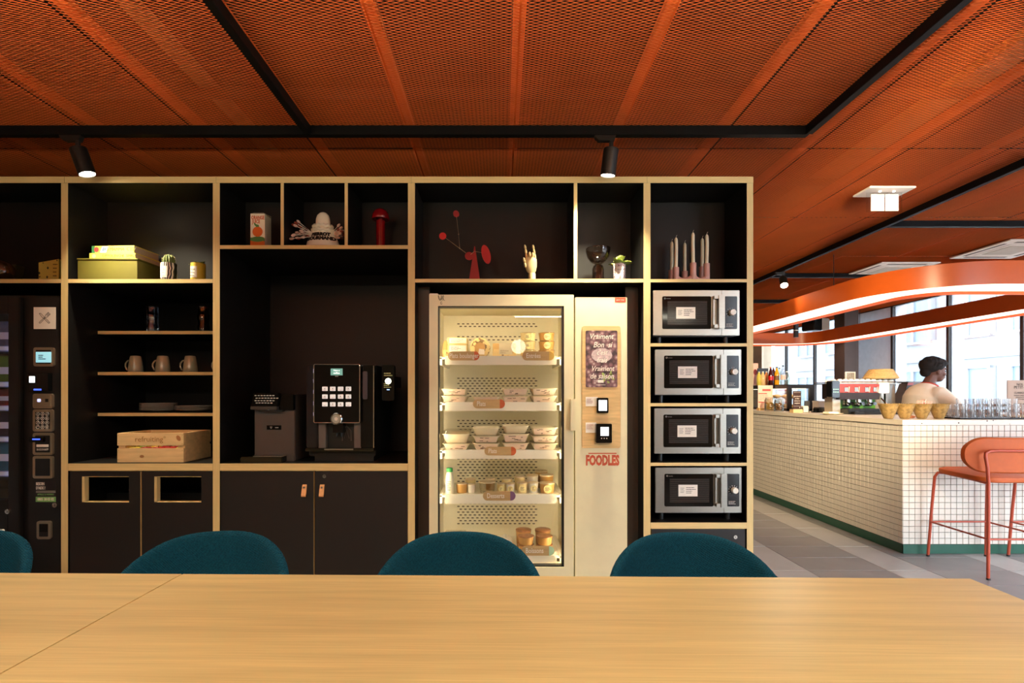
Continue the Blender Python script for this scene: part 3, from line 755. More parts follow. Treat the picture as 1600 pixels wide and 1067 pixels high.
SOIL = mat('soil', (52, 38, 28), .9)
def pot(loc, lab, cat, m, lm, r=.042, h=.113):
    t = thing('cactus_pot', lab, cat, loc)
    P('pot', B().lathe([(r*.93, 0), (r, .006), (r, h), (r-.005, h), (r-.006, h-.014), (1e-6, h-.014)], (0,0,0), 24), m, t, smooth=True)
    P('soil', B().cyl((0, 0, h-.016), r-.006, .006, 18), SOIL, t)
    lb = B(); nn = 9
    for i in range(nn):
        a0 = -R(90)-R(34)+R(68)*i/nn - R(12); a1 = a0+R(68)/nn
        lb.face([((r+.0006)*math.cos(a0), (r+.0006)*math.sin(a0), h*.2), ((r+.0006)*math.cos(a1), (r+.0006)*math.sin(a1), h*.2), ((r+.0006)*math.cos(a1), (r+.0006)*math.sin(a1), h*.8), ((r+.0006)*math.cos(a0), (r+.0006)*math.sin(a0), h*.8)])
    P('label', lb, WHITE, t)
    for q, s in enumerate(lm): txt(s, .0095, (-.009, -r-.0022, h*(.64-.17*q)), INK, t, sx=.9)
    return t
def stripes(name, c0, c1, kind, sc):
    m = mat(name, c0, .5); nt = m.node_tree
    if kind == 'wave':
        w = nt.nodes.new('ShaderNodeTexWave'); w.inputs['Scale'].default_value = sc; w.inputs['Distortion'].default_value = 7; w.inputs['Detail'].default_value = 1; w.inputs['Detail Scale'].default_value = .6; o = w.outputs['Fac']
    else:
        w = nt.nodes.new('ShaderNodeTexVoronoi'); w.inputs['Scale'].default_value = sc; o = w.outputs['Distance']
    tc = nt.nodes.new('ShaderNodeTexCoord'); nt.links.new(tc.outputs['Object'], w.inputs['Vector'])
    r = nt.nodes.new('ShaderNodeValToRGB'); r.color_ramp.interpolation = 'CONSTANT'; r.color_ramp.elements[0].color = lin(c0); r.color_ramp.elements[1].color = lin(c1); r.color_ramp.elements[1].position = .5 if kind == 'wave' else .42
    nt.links.new(o, r.inputs[0]); nt.links.new(r.outputs[0], nt.nodes['Principled BSDF'].inputs['Base Color'])
    return m
ZEB = stripes('zebra_pattern', (20, 18, 18), (235, 228, 215), 'wave', 30)
CACT = mat('cactus_green', (92, 104, 52), .7, var=.3, scale=70, bump=.6)
t = pot((sx(262, 3.03), 3.04, Z1), 'zebra striped pot with a round spiny cactus', 'potted plant', ZEB, ('moon', 'plant', 'mama'))
b = B(); n = 28
for j in range(9):
    pass
prof = [(1e-6, .092), (.018, .094), (.026, .106), (.030, .122), (.029, .142), (.022, .158), (.01, .166), (1e-6, .168)]
b.lathe(prof, (0,0,0), n)
b.v = [(x*(1+.09*math.cos(14*math.atan2(y, x))), y*(1+.09*math.cos(14*math.atan2(y, x))), z) for x, y, z in b.v]
P('cactus', b, CACT, t, smooth=True)
b = B()
for i in range(90):
    a = random.uniform(0, 6.28); z = random.uniform(.10, .166); r = .030*math.sqrt(max(.05, 1-((z-.128)/.042)**2))
    p = Vector((r*math.cos(a), r*math.sin(a), z)); q = p+Vector((math.cos(a), math.sin(a), random.uniform(-.3, .8)))*.008
    b.tube([p, q], .0004, 3)
P('spines', b, mat('spine_straw', (226, 206, 150), .7), t, kind='stuff')
YPOT = mat('yellow_pot', (226, 196, 60), .5)
t = pot((sx(308, 3.03), 3.04, Z1), 'yellow pot with a low succulent', 'potted plant', YPOT, ('Tout est', 'possible', 'demain'), r=.040, h=.112)
LEAFD = mat('leaf_dark', (84, 92, 44), .6, var=.3, scale=30)
def rosette(t, n, r0, r1, z0, m, seed, up=(.1, .9)):
    rnd = random.Random(seed)
    for i in range(n):
        a = 2.4*i; l = rnd.uniform(r0, r1); e = rnd.uniform(*up); w = l*.28
        d = Vector((math.cos(a)*math.cos(e), math.sin(a)*math.cos(e), math.sin(e))); s = Vector((-math.sin(a), math.cos(a), 0)); nn = d.cross(s)
        b = B(); p0 = Vector((0, 0, z0))
        ring = []
        for f, ww in ((0, .25), (.35, .9), (.7, 1), (.92, .5)):
            c = p0+d*l*f-Vector((0, 0, 1))*l*.18*f*f
            ring.append([c-s*w*ww, c+nn*w*.35*ww, c+s*w*ww, c-nn*w*.25*ww])
        k0 = 0
        for rr in ring: b.v += [tuple(x) for x in rr]
        tip = p0+d*l*1.0-Vector((0, 0, 1))*l*.18; b.v.append(tuple(tip))
        for j in range(3):
            for q in range(4): b.f.append((4*j+q, 4*j+(q+1) % 4, 4*j+4+(q+1) % 4, 4*j+4+q)); b.m.append(0)
        for q in range(4): b.f.append((12+q, 12+(q+1) % 4, 16)); b.m.append(0)
        P('leaf', b, m, t, smooth=True)
rosette(t, 14, .03, .055, .104, LEAFD, 4)
LEOP = stripes('leopard_pattern', (92, 40, 48), (238, 220, 222), 'vor', 150)
t = pot((sx(968.5, 3.03), 3.04, Z1), 'leopard spotted pot with a bright green succulent beside the smoked glass vase', 'potted plant', LEOP, ('tout ira', 'bien', 'demain'), r=.036, h=.110)
rosette(t, 30, .045, .09, .104, mat('leaf_bright', (176, 196, 96), .5, var=.25, scale=40), 9, (.2, 1.45))

# juice carton
CART = mat('carton_white', (250, 244, 226), .55, var=.03); ORG = mat('print_orange', (226, 112, 36), .6); GRN = mat('print_green', (84, 142, 78), .6)
t = thing('juice_carton', 'tall orange juice carton with open flap', 'carton', (sx(401.5, 3.0), 3.05, Z2))
w = .0425; h = .205
P('carton_body', B().box(-w, w, -w, w, 0, h), CART, t, bev=.001)
f = B(); f.face([(-w, -w, h), (w, -w, h), (w*.5, -w+.03, h+.016), (-w*.8, -w+.03, h+.016)]); f.face([(w, -w, h), (w+.025, -.01, h-.006), (w, w, h+.0), (w*.6, 0, h+.016)]); f.face([(-w, w, h), (-w, -w, h), (-w*.8, -w+.03, h+.016), (-w*.8, w-.02, h+.016)])
P('top_flap', f, mat('carton_inside', (188, 172, 150), .6), t)
fr = B(); fr.prism([(-w, 0), (w, 0), (w, .046)] + [(w-2*w*i/12, .046+.005*math.sin(i/12*3.14)) for i in range(1, 12)] + [(-w, .046)], -w-.0006, -w)
P('orange_band', fr, ORG, t)
gb = B(); gb.prism([(w, .040), (w, .058)] + [(w-2*w*i/10, .058+.012*math.sin(i/10*2.6+.4)) for i in range(1, 10)] + [(-w, .064), (-w, .046)]+[(-w+2*w*i/8, .046-.008*math.sin(i/8*3.14)) for i in range(1, 8)], -w-.0008, -w); P('green_band', gb, GRN, t)
P('orange_print', B().prism(disc(.0, .098, .030, 24), -w-.0012, -w), ORG, t)
P('leaf_print', B().prism([(-.022, .152), (-.018, .138), (-.005, .124), (.01, .128), (.006, .138), (-.008, .142), (-.014, .148)], -w-.0016, -w), GRN, t)
txt('ORANGE', .030, (.002, -w-.001, .180), mat('print_red_orange', (214, 92, 34), .6), t, sx=.62, fat=.0008); txt('JUICE', .030, (-.008, -w-.001, .157), mat('print_red_orange', (214, 92, 34), .6), t, sx=.62, fat=.0008)

# plain ceramic lollipop holder with lettering, and the lollipops stuck in it
CER = mat('cream_ceramic', (252, 246, 228), .22, var=.03)
t = thing('lollipop_holder', 'cream ceramic dome shaped lollipop holder with black lettering', 'ornament', (sx(502, 3.02), 3.05, Z2))
HPR = [(.098, 0), (.1, .012), (.097, .035), (.09, .056), (.076, .08), (.066, .1), (.0645, .115), (.063, .135), (.05, .148), (.0435, .158), (.043, .172), (.041, .19), (.034, .209), (.02, .223), (.008, .2275), (1e-6, .228)]
HY = .62
b = B().lathe(HPR, (0,0,0), 36); b.v = [(x, y*HY, z) for x, y, z in b.v]
P('body', b, CER, t, smooth=True)
b = B()
for q in range(2): b.tube([((.060-.006*q)*math.cos(a*.2618), (.041-.004*q)*math.sin(a*.2618)-.002, .112+.022*q+.007*(a % 2)) for a in range(24)], .0105, 8, closed=True)
P('ruffled_rim', b, CER, t, smooth=True)
b = B().lathe([(.106, 0), (.106, .01), (.098, .016)], (0,0,0), 36); b.v = [(x, y*.68, z) for x, y, z in b.v]
P('base', b, CER, t, smooth=True)
def hr(z):
    for (r0, z0), (r1, z1) in zip(HPR, HPR[1:]):
        if z0 <= z <= z1: return r0+(r1-r0)*(z-z0)/(z1-z0)
    return .02
for s_, z, sz_, wx in (('PIERROT', .083, .0275, 1.02), ('GOURMAND', .057, .0275, 1.06)):
    o = txt(s_, sz_, (0, 0, 0), INK, t, sx=wx, fat=.0021, ext=.002)
    for v in o.data.vertices:
        zz = v.co.z+z; r = hr(zz); x = v.co.x*(1.0+.06*(-v.co.z)/.02); v.co.x = x
        v.co.y += -HY*math.sqrt(max(1e-5, r*r-min(x*x, r*r*.92)))-.001; v.co.z = zz
LOL = [mat('lolly_pink_white', (222, 190, 178), .35, var=.3, scale=90), mat('lolly_red', (140, 58, 40), .3, var=.2), mat('lolly_brown', (92, 40, 32), .3)]
proto = None; k = 0
for s in (-1, 1):
    for i in range(30):
        a = random.uniform(-.25, .8); ln = random.uniform(.02, .115) if s < 0 else random.uniform(.012, .06); yo = random.uniform(-.03, .03)
        t = thing('lollipop', 'striped lollipop stuck in the %s side of the cream holder' % ('left', 'right')[s > 0], 'lollipop', (sx(502, 3.02)+s*.062, 3.045+yo*.5, Z2+.075+.03*random.random()), 0, 'lollipops on the %s of the holder' % ('left', 'right')[s > 0])
        d = Vector((s*math.cos(a), yo*9, math.sin(a)*.9)).normalized()
        P('stick', B().tube([(0,0,0), tuple(d*ln)], .0016, 5), WHITEP, t)
        M = Matrix.Translation(d*(ln+.008)) @ d.to_track_quat('Z', 'Y').to_matrix().to_4x4()
        P('candy', B().add(B().lathe([(1e-6, -.012), (.006, -.009), (.0085, 0), (.006, .01), (1e-6, .014)], (0,0,0), 8), M), LOL[(0, 0, 1, 0, 2)[i % 5]], t, smooth=True)

# red mushroom lamp (off)
REDL = mat('deep_red_lacquer', (126, 14, 22), .2, var=.03)
t = thing('mushroom_lamp', 'dark red mushroom shaped table lamp, switched off, in the third cubby', 'lamp', (sx(593.5, 3.06), 3.08, Z2))
P('base', B().lathe([(.027, 0), (.027, .185)], (0,0,0), 24), REDL, t, smooth=True); P('stem_cap', B().cyl((0,0,.185), .014, .02, 16), REDL, t)
P('shade', B().lathe([(.051, .194), (.053, .199), (.051, .219), (.042, .24), (.027, .254), (.012, .261), (1e-6, .262)], (0,0,0), 28), REDL, t, smooth=True)

# red mobile sculpture
REDS = mat('matt_red', (178, 20, 24), .55, var=.03); REDD = mat('matt_dark_red', (148, 16, 22), .55, var=.03)
D = 3.05; zx = lambda px_, py_: (sx(px_, D)-sx(741, D), sz(py_, D)-Z1)
t = thing('mobile_sculpture', 'red metal mobile sculpture with discs on wire arms', 'sculpture', (sx(741, D), D+.02, Z1))
b = B(); pts = [(-.036, 0), (.037, 0), (.004, .226), (-.001, .226)]
b.prism(pts, -.002, .002); P('stand', b, REDD, t)
b = B(); b.face([(0, 0, .20), (0, .06, 0), (.0, .0, 0)]); b.face([(0, 0, .20), (.0, .0, 0), (0, .06, 0)]); P('rear_fin', b, REDD, t)
P('disc', B().prism(disc(*zx(733, 399), .025, 24, 1.05, .98), -.008, -.005), REDD, t); P('leaf_disc', B().prism(disc(*zx(759.5, 398), .058, 28, .44, 1, R(14)), -.03, -.027), REDS, t)
P('ball_disc', B().prism(disc(*zx(691.5, 368), .0215, 24), -.012, -.009), mat('bright_red', (206, 26, 26), .5), t, label='round red disc at the end of the long arm'); P('ball_disc', B().prism(disc(*zx(712, 331), .021, 24, .85, 1, R(20)), .012, .015), REDD, t)
WIRE = mat('brass_wire', (206, 190, 150), .35, .9)
x0, z0 = zx(694, 369.5); x1, z1 = zx(727.5, 394); P('wire_arm', B().tube([(x0, -.01, z0), (x1, -.006, z1)], .0014, 6), WIRE, t)
x0, z0 = zx(712.5, 335); x1, z1 = zx(716, 364); x2, z2 = zx(718, 387); P('wire_arm', B().tube([(x0, .013, z0), (x1, .004, z1), (x2, -.008, z2)], .0011, 6).ball((x1, .004, z1), .004, 8).ball((x2, -.008, z2), .004, 8), WIRE, t)
x0, z0 = zx(735, 397); x1, z1 = zx(757, 396); P('wire_arm', B().tube([(x0, -.007, z0), (0, -.01, z0+.02), (x1, -.027, z1)], .0012, 6), WIRE, t)

# wooden hand
WH = mat('maple', (230, 204, 146), .5, var=.08, scale=14, stretch=(3, 3, 1))
D = 3.04; sc_ = D/F_PX
t = thing('wooden_hand', 'jointed wooden mannequin hand making a horns sign', 'ornament', (sx(831.5, D), D+.02, Z1))
P('wrist', B().lathe([(.023, 0), (.021, .01), (.02, .048), (.018, .052)], (0,0,0), 20), WH, t, smooth=True)
b = B().lathe([(1e-6, .046), (.016, .05), (.026, .064), (.032, .086), (.0345, .108), (.034, .124), (.026, .133), (1e-6, .134)], (-.003, 0, 0), 24); b.v = [(x-.07*(z-.05), y*.52, z) for x, y, z in b.v]
P('palm', b, WH, t, smooth=True)
def finger(px_, pz_, dirs, lens, r):
    p = Vector((px_, -.002, pz_))
    for d, l in zip(dirs, lens):
        d = Vector(d).normalized(); q = p+d*l
        M = Matrix.Translation(p) @ d.to_track_quat('Z', 'Y').to_matrix().to_4x4()
        P('finger_joint', B().add(B().lathe([(r*.5, 0), (r*.95, .003), (r, l*.5), (r*.85, l-.003), (r*.45, l)], (0,0,0), 10).ball((0, 0, l), r*.6, 8), M), WH, t, smooth=True)
        p = q; r *= .93
finger(-.028, .125, [(-.14, 0, 1), (-.16, 0, 1), (-.18, 0, 1)], (.028, .024, .02), .0075)
finger(.018, .125, [(-.16, 0, 1), (-.18, 0, 1), (-.2, 0, 1)], (.028, .024, .02), .007)
finger(-.013, .13, [(-.02, -.2, 1), (0, -1, -.2), (0, -.1, -1)], (.024, .018, .014), .0082); finger(.003, .13, [(.0, -.2, 1), (0, -1, -.2), (0, -.1, -1)], (.021, .018, .014), .0078)
finger(-.034, .082, [(-.28, -.4, 1), (-.24, -.3, 1)], (.026, .022), .0078)

for o_ in t.children: o_.data.transform(Matrix.Diagonal((1.1, 1.1, 1.165, 1)))
# smoked glass vase
SMK = glass('smoked_glass', (.70, .61, .54), .05, graze=.35)
D = 3.03
t = thing('smoked_vase', 'smoked brown glass vase with a wide bowl top', 'vase', (sx(936, D), D+.03, Z1))
P('bowl', B().lathe([(1e-6, .092), (.02, .094), (.045, .108), (.063, .13), (.071, .155), (.072, .17), (.069, .17), (.067, .152), (.058, .128), (.04, .11), (1e-6, .1)], (0,0,0), 36), SMK, t, smooth=True)
P('stem', B().lathe([(.033, 0), (.034, .006), (.034, .07), (.028, .086), (.014, .093), (.014, .09), (.025, .083), (.030, .07), (.030, .006), (1e-6, .006)], (0,0,0), 30), SMK, t, smooth=True)

for o_ in t.children: o_.data.transform(Matrix.Diagonal((1.02, 1.02, 1.23, 1)))
# candle holder
PNK = mat('pink_ribbed_ceramic', (216, 164, 152), .45, var=.05); CND = mat('ivory_wax', (236, 226, 196), .45, var=.02, scale=8)
D = 3.06; sD = D/F_PX
ch = thing('candle_holder', 'pink ribbed ceramic candle holder for six candles', 'candle holder', (sx(1077.5, D), D+.05, Z1))
cands = [(1049.5, .05, 422, 377), (1056, -.035, 418, 371), (1070, .075, 424, 379), (1083, -.06, 411, 363), (1097, .055, 417, 372), (1104, -.03, 412, 366)]
pos = []
for px_, dy, yb, yt in cands:
    d = D+.05+dy; x = sx(px_, d)-ch.location.x; zb = sz(yb, d)-Z1; pos.append((x, dy, max(.05, zb), sz(yt, d)-Z1))
order = [0, 1, 3, 5, 4, 2]
rib = B()
def ribbed(pts, r, n=16):
    q = B(); q.tube(pts, r, n)
    return q
for a, c in zip(order, order[1:]+order[:1]):
    p, q = pos[a], pos[c]; m = ((p[0]+q[0])/2, (p[1]+q[1])/2)
    pts = [(p[0], p[1], .045)]
    for i in range(1, 8):
        f = i/8; pts.append((p[0]+(q[0]-p[0])*f, p[1]+(q[1]-p[1])*f, .045-.028*math.sin(math.pi*f)**.6))
    pts.append((q[0], q[1], .045))
    P('base_arc', ribbed(pts, .0165), PNK, ch, smooth=True)
for x, y, zb, zt_ in pos:
    b = B().lathe([(.016, .004), (.0185, .03), (.0185, zb), (.012, zb), (.012, zb-.006), (1e-6, zb-.006)], (x, y, 0), 20)
    for i in range(20):
        if i % 2: pass
    P('cup', b, PNK, ch, smooth=True)
for i, (x, y, zb, zt_) in enumerate(pos):
    t = thing('candle', 'ivory taper candle in the pink holder, ' + ('behind on the far left', 'front left, second from the left', 'rear third from the left, shortest', 'front centre, tallest', 'behind on the right', 'front far right')[i], 'candle', (ch.location.x+x, ch.location.y+y, Z1+zb-.004), 0, 'ivory candles in the pink holder')
    h = zt_-zb
    b = B(); ln_ = random.uniform(-.004, .004)
    b.tube([(0, 0, 0), (ln_*.6, 0, h*.4), (ln_, 0, h*.7), (ln_*.5, 0, h-.012), (ln_*.5, 0, h-.004), (ln_*.5, 0, h+.003)], [.0105, .0108, .0105, .0102, .008, .003], 14)
    P('wax', b, CND, t, smooth=True); P('wick', B().tube([(ln_*.5, 0, h), (ln_*.5+.001, 0, h+.01), (ln_*.5+.006, 0, h+.018)], .0011, 5), mat('wick', (230, 220, 200), .8), t)
# ================================================================ MUGS, GLASSES, PLATES, CRATE
D = 3.24
MUGM = mat('grey_green_glaze', (150, 146, 124), .18, var=.04)
zs = sz(581, 3.16)
mug = thing('mug', 'grey-green mug standing upside down, first from the left', 'mug', (sx(212, D), D, zs), 0, 'upside down mugs on the middle inner shelf')
P('body', B().lathe([(.041, 0), (.0425, .004), (.041, .03), (.036, .07), (.031, .098), (.028, .104), (.022, .106), (1e-6, .106)], (0,0,0), 28), MUGM, mug, smooth=True)
P('handle', B().tube([(-.034, 0, .078), (-.05, 0, .074), (-.063, 0, .058), (-.065, 0, .038), (-.055, 0, .018), (-.038, 0, .014)], .0052, 8), MUGM, mug, smooth=True)
reg(mug)
for px_, lb in ((254.5, 'second from the left'), (297.5, 'third from the left'), (347, 'fourth, mostly hidden by the upright with its handle showing')):
    dup(mug, (sx(px_, D), D, zs), label='grey-green mug standing upside down, '+lb)
zs = sz(517, 3.16)
SGL = glass('smoke_tumbler', (.58, .53, .48), .05)
k = 0
for px_, side in ((238, 'left'), (318, 'right')):
    for lv in range(2):
        t = thing('tumbler', 'dark smoked tumbler, %s of the %s stack on the upper inner shelf' % (('lower', 'upper')[lv], side), 'glass', (sx(px_, D), D, zs+.0005+.075*lv), 0, 'smoked tumblers on the upper inner shelf')
        P('glass_wall', B().lathe([(.033, 0), (.034, .004), (.034, .038), (.029, .05), (.0305, .088), (.0285, .088), (.027, .05), (.0315, .038), (.0315, .006)], (0,0,0), 24), SGL, t, smooth=True)
        rb = B()
        for i in range(10):
            a = i*.6283; rb.tube([(.034*math.cos(a), .034*math.sin(a), .005), (.0345*math.cos(a), .0345*math.sin(a), .036), (.0302*math.cos(a), .0302*math.sin(a), .05), (.031*math.cos(a), .031*math.sin(a), .085)], .0011, 4)
        P('facet_rib', rb, CHROME if False else SGL, t)
D = 3.33; zs = sz(645, 3.16)
PLM = mat('pale_grey_glaze', (196, 192, 184), .25, var=.03)
plate0 = None
for px_, n, side in ((248, 6, 'left'), (303.5, 4, 'right')):
    for i in range(n):
        lab = 'pale grey plate in the %s stack, %s from the shelf' % (side, ('first', 'second', 'third', 'fourth', 'fifth', 'sixth')[i])
        loc = (sx(px_, D), D+.0, zs+.0005+.0085*i)
        if plate0 is None:
            plate0 = single('plate', B().lathe([(.06, 0), (.066, .002), (.098, .011), (.106, .0135), (.1065, .0155), (.098, .0135), (.066, .0055), (1e-6, .005)], (0,0,0), 36), PLM, lab, 'plate', loc, 0, 'stacked plates on the lower inner shelf', smooth=True)
        else: dup(plate0, loc, label=lab)
# fruit crate
t = thing('fruit_crate', 'pale pine slatted fruit crate with burnt-in lettering', 'crate', (sx(235, 2.985), 2.985, .9205))
w = (sx(287, 2.985)-sx(183, 2.985))/2; h = .172; dp = .28
for z0, z1 in ((.0, .083), (.098, h)):
    P('slat', B().box(-w, w, 0, .011, z0, z1), PINE, t, bev=.0012)
    P('slat', B().box(-w, w, dp-.011, dp, z0, z1), PINE, t, bev=.0012)
P('end_board', B().box(-w, -w+.012, .0115, dp-.0115, 0, h), PINE, t, bev=.0012); P('end_board', B().box(w-.012, w, .0115, dp-.0115, 0, h), PINE, t, bev=.0012)
P('corner_post', B().box(-w+.0125, -w+.04, .0115, .03, 0, h), PINE, t); P('corner_post', B().box(w-.04, w-.0125, .0115, .03, 0, h), PINE, t)
P('bottom_board', B().box(-w+.013, w-.013, .031, dp-.012, .004, .012), PINE, t)
nb = B()
for x in (-w+.008, w-.008):
    for z in (.015, .07, .11, .16): nb.cyl((x, 0, z), .0018, -.0006, 6, axis='y')
P('nail_heads', nb, mat('nail', (120, 100, 80), .5, .6), t, kind='stuff')
txt('refruiting°', .044, (0, -.0004, .135), mat('burnt_brown', (158, 116, 62), .7), t, sx=1.02)
P('knot', B().prism(disc(-.05, .035, .011, 12, 1.2, .8), -.0003, 0), mat('knot_brown', (166, 112, 66), .6), t); P('knot', B().prism(disc(.165, .142, .012, 12, 1, 1.5, .5), -.0003, 0), mat('knot_brown', (166, 112, 66), .6), t)
FR = [('yellow', (222, 190, 70)), ('red', (178, 40, 36)), ('red', (150, 30, 34)), ('green', (150, 160, 60))]
k = 0
for r in range(2):
    for i in range(5):
        nm, col = FR[(0, 1, 2, 1, 0, 3, 0, 1, 2, 3)[k]]
        f = thing('apple', '%s apple in the %s row of the crate, %s from the left' % (nm, ('front', 'rear')[r], ('first', 'second', 'third', 'fourth', 'fifth')[i]), 'fruit', (t.location.x-.145+.07*i, 2.985+.075+.085*r, .9325+.006), 0, 'apples in the pine crate')
        P('flesh', B().lathe([(.006, .004), (.02, .0), (.032, .014), (.036, .036), (.034, .052), (.024, .064), (.01, .064), (1e-6, .058)], (0,0,0), 20), mat('apple_'+nm, col, .3, var=.2, scale=20), f, smooth=True)
        P('stem', B().tube([(0, 0, .058), (.002, 0, .072)], .0014, 5), mat('twig', (90, 64, 40), .8), f); k += 1

# ================================================================ WATER DISPENSER, COFFEE MACHINE, TERMINAL
D = 2.99; k_ = D/F_PX
GPAN = mat('graphite_panel', (74, 70, 68), .38, var=.04)
wd_ = thing('water_dispenser', 'matt black and graphite water dispenser left of the coffee machine', 'water dispenser', (sx(422, D), D, .9205))
X = lambda p: (p-422)*k_
Zl = lambda p: sz(p, D)-.9205
P('body', B().box(X(392), X(456.5), .04, .42, 0, Zl(616)), GPAN, wd_, bev=.006)
P('side_panel', B().box(X(444.5), X(456.5), .034, .04, .03, Zl(616)), GPAN, wd_, bev=.002)
P('head', B().prism([(X(391.5), Zl(635)), (X(433), Zl(635)), (X(436), Zl(616)), (X(434), Zl(614)), (X(396), Zl(614))], .0, .05), BGLOSS, wd_, bev=.004)
P('head_back', B().box(X(433), X(456.5), .02, .05, Zl(641), Zl(616)), BGLOSS, wd_, bev=.003)
P('front_lip', B().box(X(391.5), X(433), -.006, .03, Zl(640), Zl(635)), mat('dark_lip', (60, 58, 56), .3), wd_, bev=.003)
tb = B()
for r, (z, n) in enumerate(((618, 7), (622, 8), (626, 7), (629.5, 6))):
    for i in range(n):
        x = X(399.5+4.6*i+(r % 2)*1.5); tb.prism(disc(x, Zl(z), .0075, 8, 1, .45), -.0006, 0)
P('touch_icons', tb, mat('touch_white', (190, 186, 182), .5), wd_, kind='stuff')
P('nozzle', B().box(X(404), X(441), .0, .04, Zl(643), Zl(640.5)), BLACK, wd_, bev=.002); P('spout', B().cyl((X(417.5), .012, Zl(643)), .009, .012, 14), CHROME, wd_)
pl = P('name_plate', B().box(X(412), X(435), .0385, .04, Zl(672), Zl(665)), BGLOSS, wd_); q = txt('U', .017, (X(419), .0382, Zl(668.5)), WHITE, pl); q = txt('wave', .010, (X(428), .0382, Zl(668.5)), WHITE, pl)
P('drip_tray', B().box(X(379), X(444), -.03, .04, 0, .035), BGLOSS, wd_, bev=.005); P('drip_grid', B().box(X(398), X(444), -.022, .038, .035, .038), STEEL, wd_)
grv = B()
for i in range(11): grv.box(X(400)+i*.0155, X(400)+i*.0155+.004, -.02, .036, .038, .0385)
P('grid_slot', grv, BLACK, wd_, kind='stuff')

D = 2.985; k_ = D/F_PX
cm = thing('coffee_machine', 'tall black coffee machine with twelve white drink buttons', 'coffee machine', (sx(530, D), D, .9205))
X = lambda p: (p-530)*k_
Zl = lambda p: sz(p, D)-.9205
SILV = mat('gloss_charcoal', (44, 42, 44), .14, .3)
P('feet', B().box(X(486), X(580), .06, .4, 0, .03), BLACK, cm)
P('body', B().box(X(477.5), X(583.5), .05, .45, .03, Zl(569.5)), BLACK, cm, bev=.006)
P('left_pillar', B().box(X(477), X(495), .012, .05, Zl(700), Zl(570)), SILV, cm, bev=.006); P('right_pillar', B().box(X(561), X(584), .012, .05, Zl(700), Zl(570)), BGLOSS, cm, bev=.006)
P('base', B().box(X(477), X(584), .0, .06, Zl(705), Zl(700)), BGLOSS, cm, bev=.002)
dr = P('front_door', B().prism(rrect(X(492.5), X(563.5), Zl(660), Zl(569.5), .008), -.02, .012), BGLOSS, cm)
tr = B(); tr.tube([(x, -.0205, z) for x, z in rrect(X(492.5), X(563.5), Zl(660), Zl(569.5), .008)], .0028, 6, closed=True)
P('chrome_trim', tr, CHROME, dr, smooth=True)
ld = B()
for z in (580, 595, 612, 630, 647): ld.box(X(491.2), X(492.4), -.016, -.012, Zl(z+3), Zl(z-3))
P('edge_led', ld, emis('violet_led', (215, 210, 255), 5), dr)
P('screen', B().box(X(518.5), X(537), -.0212, -.02, Zl(586.5), Zl(576)), emis('teal_screen', (96, 150, 140), .8), dr)
txt('Have a', .013, (X(527.7), -.0214, Zl(579)), emis('screen_white', (240, 250, 250), 1.5), dr); txt('coffee', .015, (X(527.7), -.0214, Zl(583)), emis('screen_white', (240, 250, 250), 1.5), dr)
txt('drink', .009, (X(528), -.0214, Zl(588)), WHITE, dr)
names = ['Espresso', 'Ristretto', 'Lungo', 'Hot water', 'Creme', 'Latte', 'Mocha', 'Double', 'Milk', 'Cacao', 'Small', 'Large']
BTN = mat('button_white', (240, 235, 232), .4, var=.01, emit=(240, 235, 230), es=.35)
bi = B(); icn = B()
for r in range(3):
    for c in range(4):
        bx, bz = X(509.7+12.15*c), Zl(607.5+12*r)
        o = P('drink_button', B().box(-.016, .016, -.0035, 0, -.0125, .0125), BTN, dr, bev=.0012); o.location = (bx, -.02, bz)
        icn.box(bx-.007, bx+.007, -.0242, -.0235, bz-.0085, bz-.007)
        if (r+c) % 3 != 2: icn.prism(disc(bx, bz+.001, .0035, 6), -.0242, -.0235)
P('button_icon', icn, mat('icon_grey', (120, 112, 110), .6), dr)
P('knob_ring', B().lathe([(.031, 0), (.035, -.012), (.03, -.018), (.026, -.018)], (X(528), -.02, Zl(654)), 28, axis='y', close=True), CHROME, cm, smooth=True); P('knob_face', B().cyl((X(528), -.02, Zl(654)), .0262, -.014, 24, axis='y'), mat('knob_grey', (190, 188, 176), .3, .4), cm)
P('knob_logo', B().prism(disc(X(528), Zl(654), .012, 5), -.0346, -.0342), WHITE, cm)
P('inner_cheek', B().box(X(496), X(507.5), .016, .05, Zl(701), Zl(661)), GREYP, cm, bev=.002); P('inner_cheek', B().box(X(552), X(563), .016, .05, Zl(701), Zl(661)), GREYP, cm, bev=.002)
P('spout', B().box(X(520), X(536), -.004, .05, Zl(676), Zl(661)).cyl((X(524.5), .02, Zl(682)), .005, .03, 10).cyl((X(531.5), .02, Zl(682)), .005, .03, 10), BGLOSS, cm)
P('outlet_ribs', B().tube([(X(531), .046, Zl(690)), (X(531), .046, Zl(674)), (X(538), .046, Zl(666)), (X(545), .046, Zl(674)), (X(545), .046, Zl(690))], .002, 6).tube([(X(534), .046, Zl(686)), (X(538), .046, Zl(672)), (X(542), .046, Zl(686))], .0015, 6), GREYP, cm)
P('cup_grid', B().box(X(507), X(552), -.004, .05, Zl(703), Zl(701)), STEEL, cm); P('door_handle', B().prism(rrect(X(566.5), X(574), Zl(624), Zl(580), .009), .002, .014), mat('smoke_grey', (84, 82, 92), .25, .3), cm)
P('right_edge_trim', B().box(X(582.6), X(584), .008, .014, Zl(700), Zl(571)), CHROME, cm)
t = thing('payment_terminal', 'small black payment terminal with a round white light right of the coffee machine', 'terminal', (sx(606, 3.04), 3.05, sz(592, 3.04)))
bz = P('housing', B().prism(rrect(-.038, .036, -.13+.0, .085, .01), 0, .04), BGLOSS, t)
P('bracket', B().box(-.02, .02, .04, .3, -.05, .02), BLACK, t)
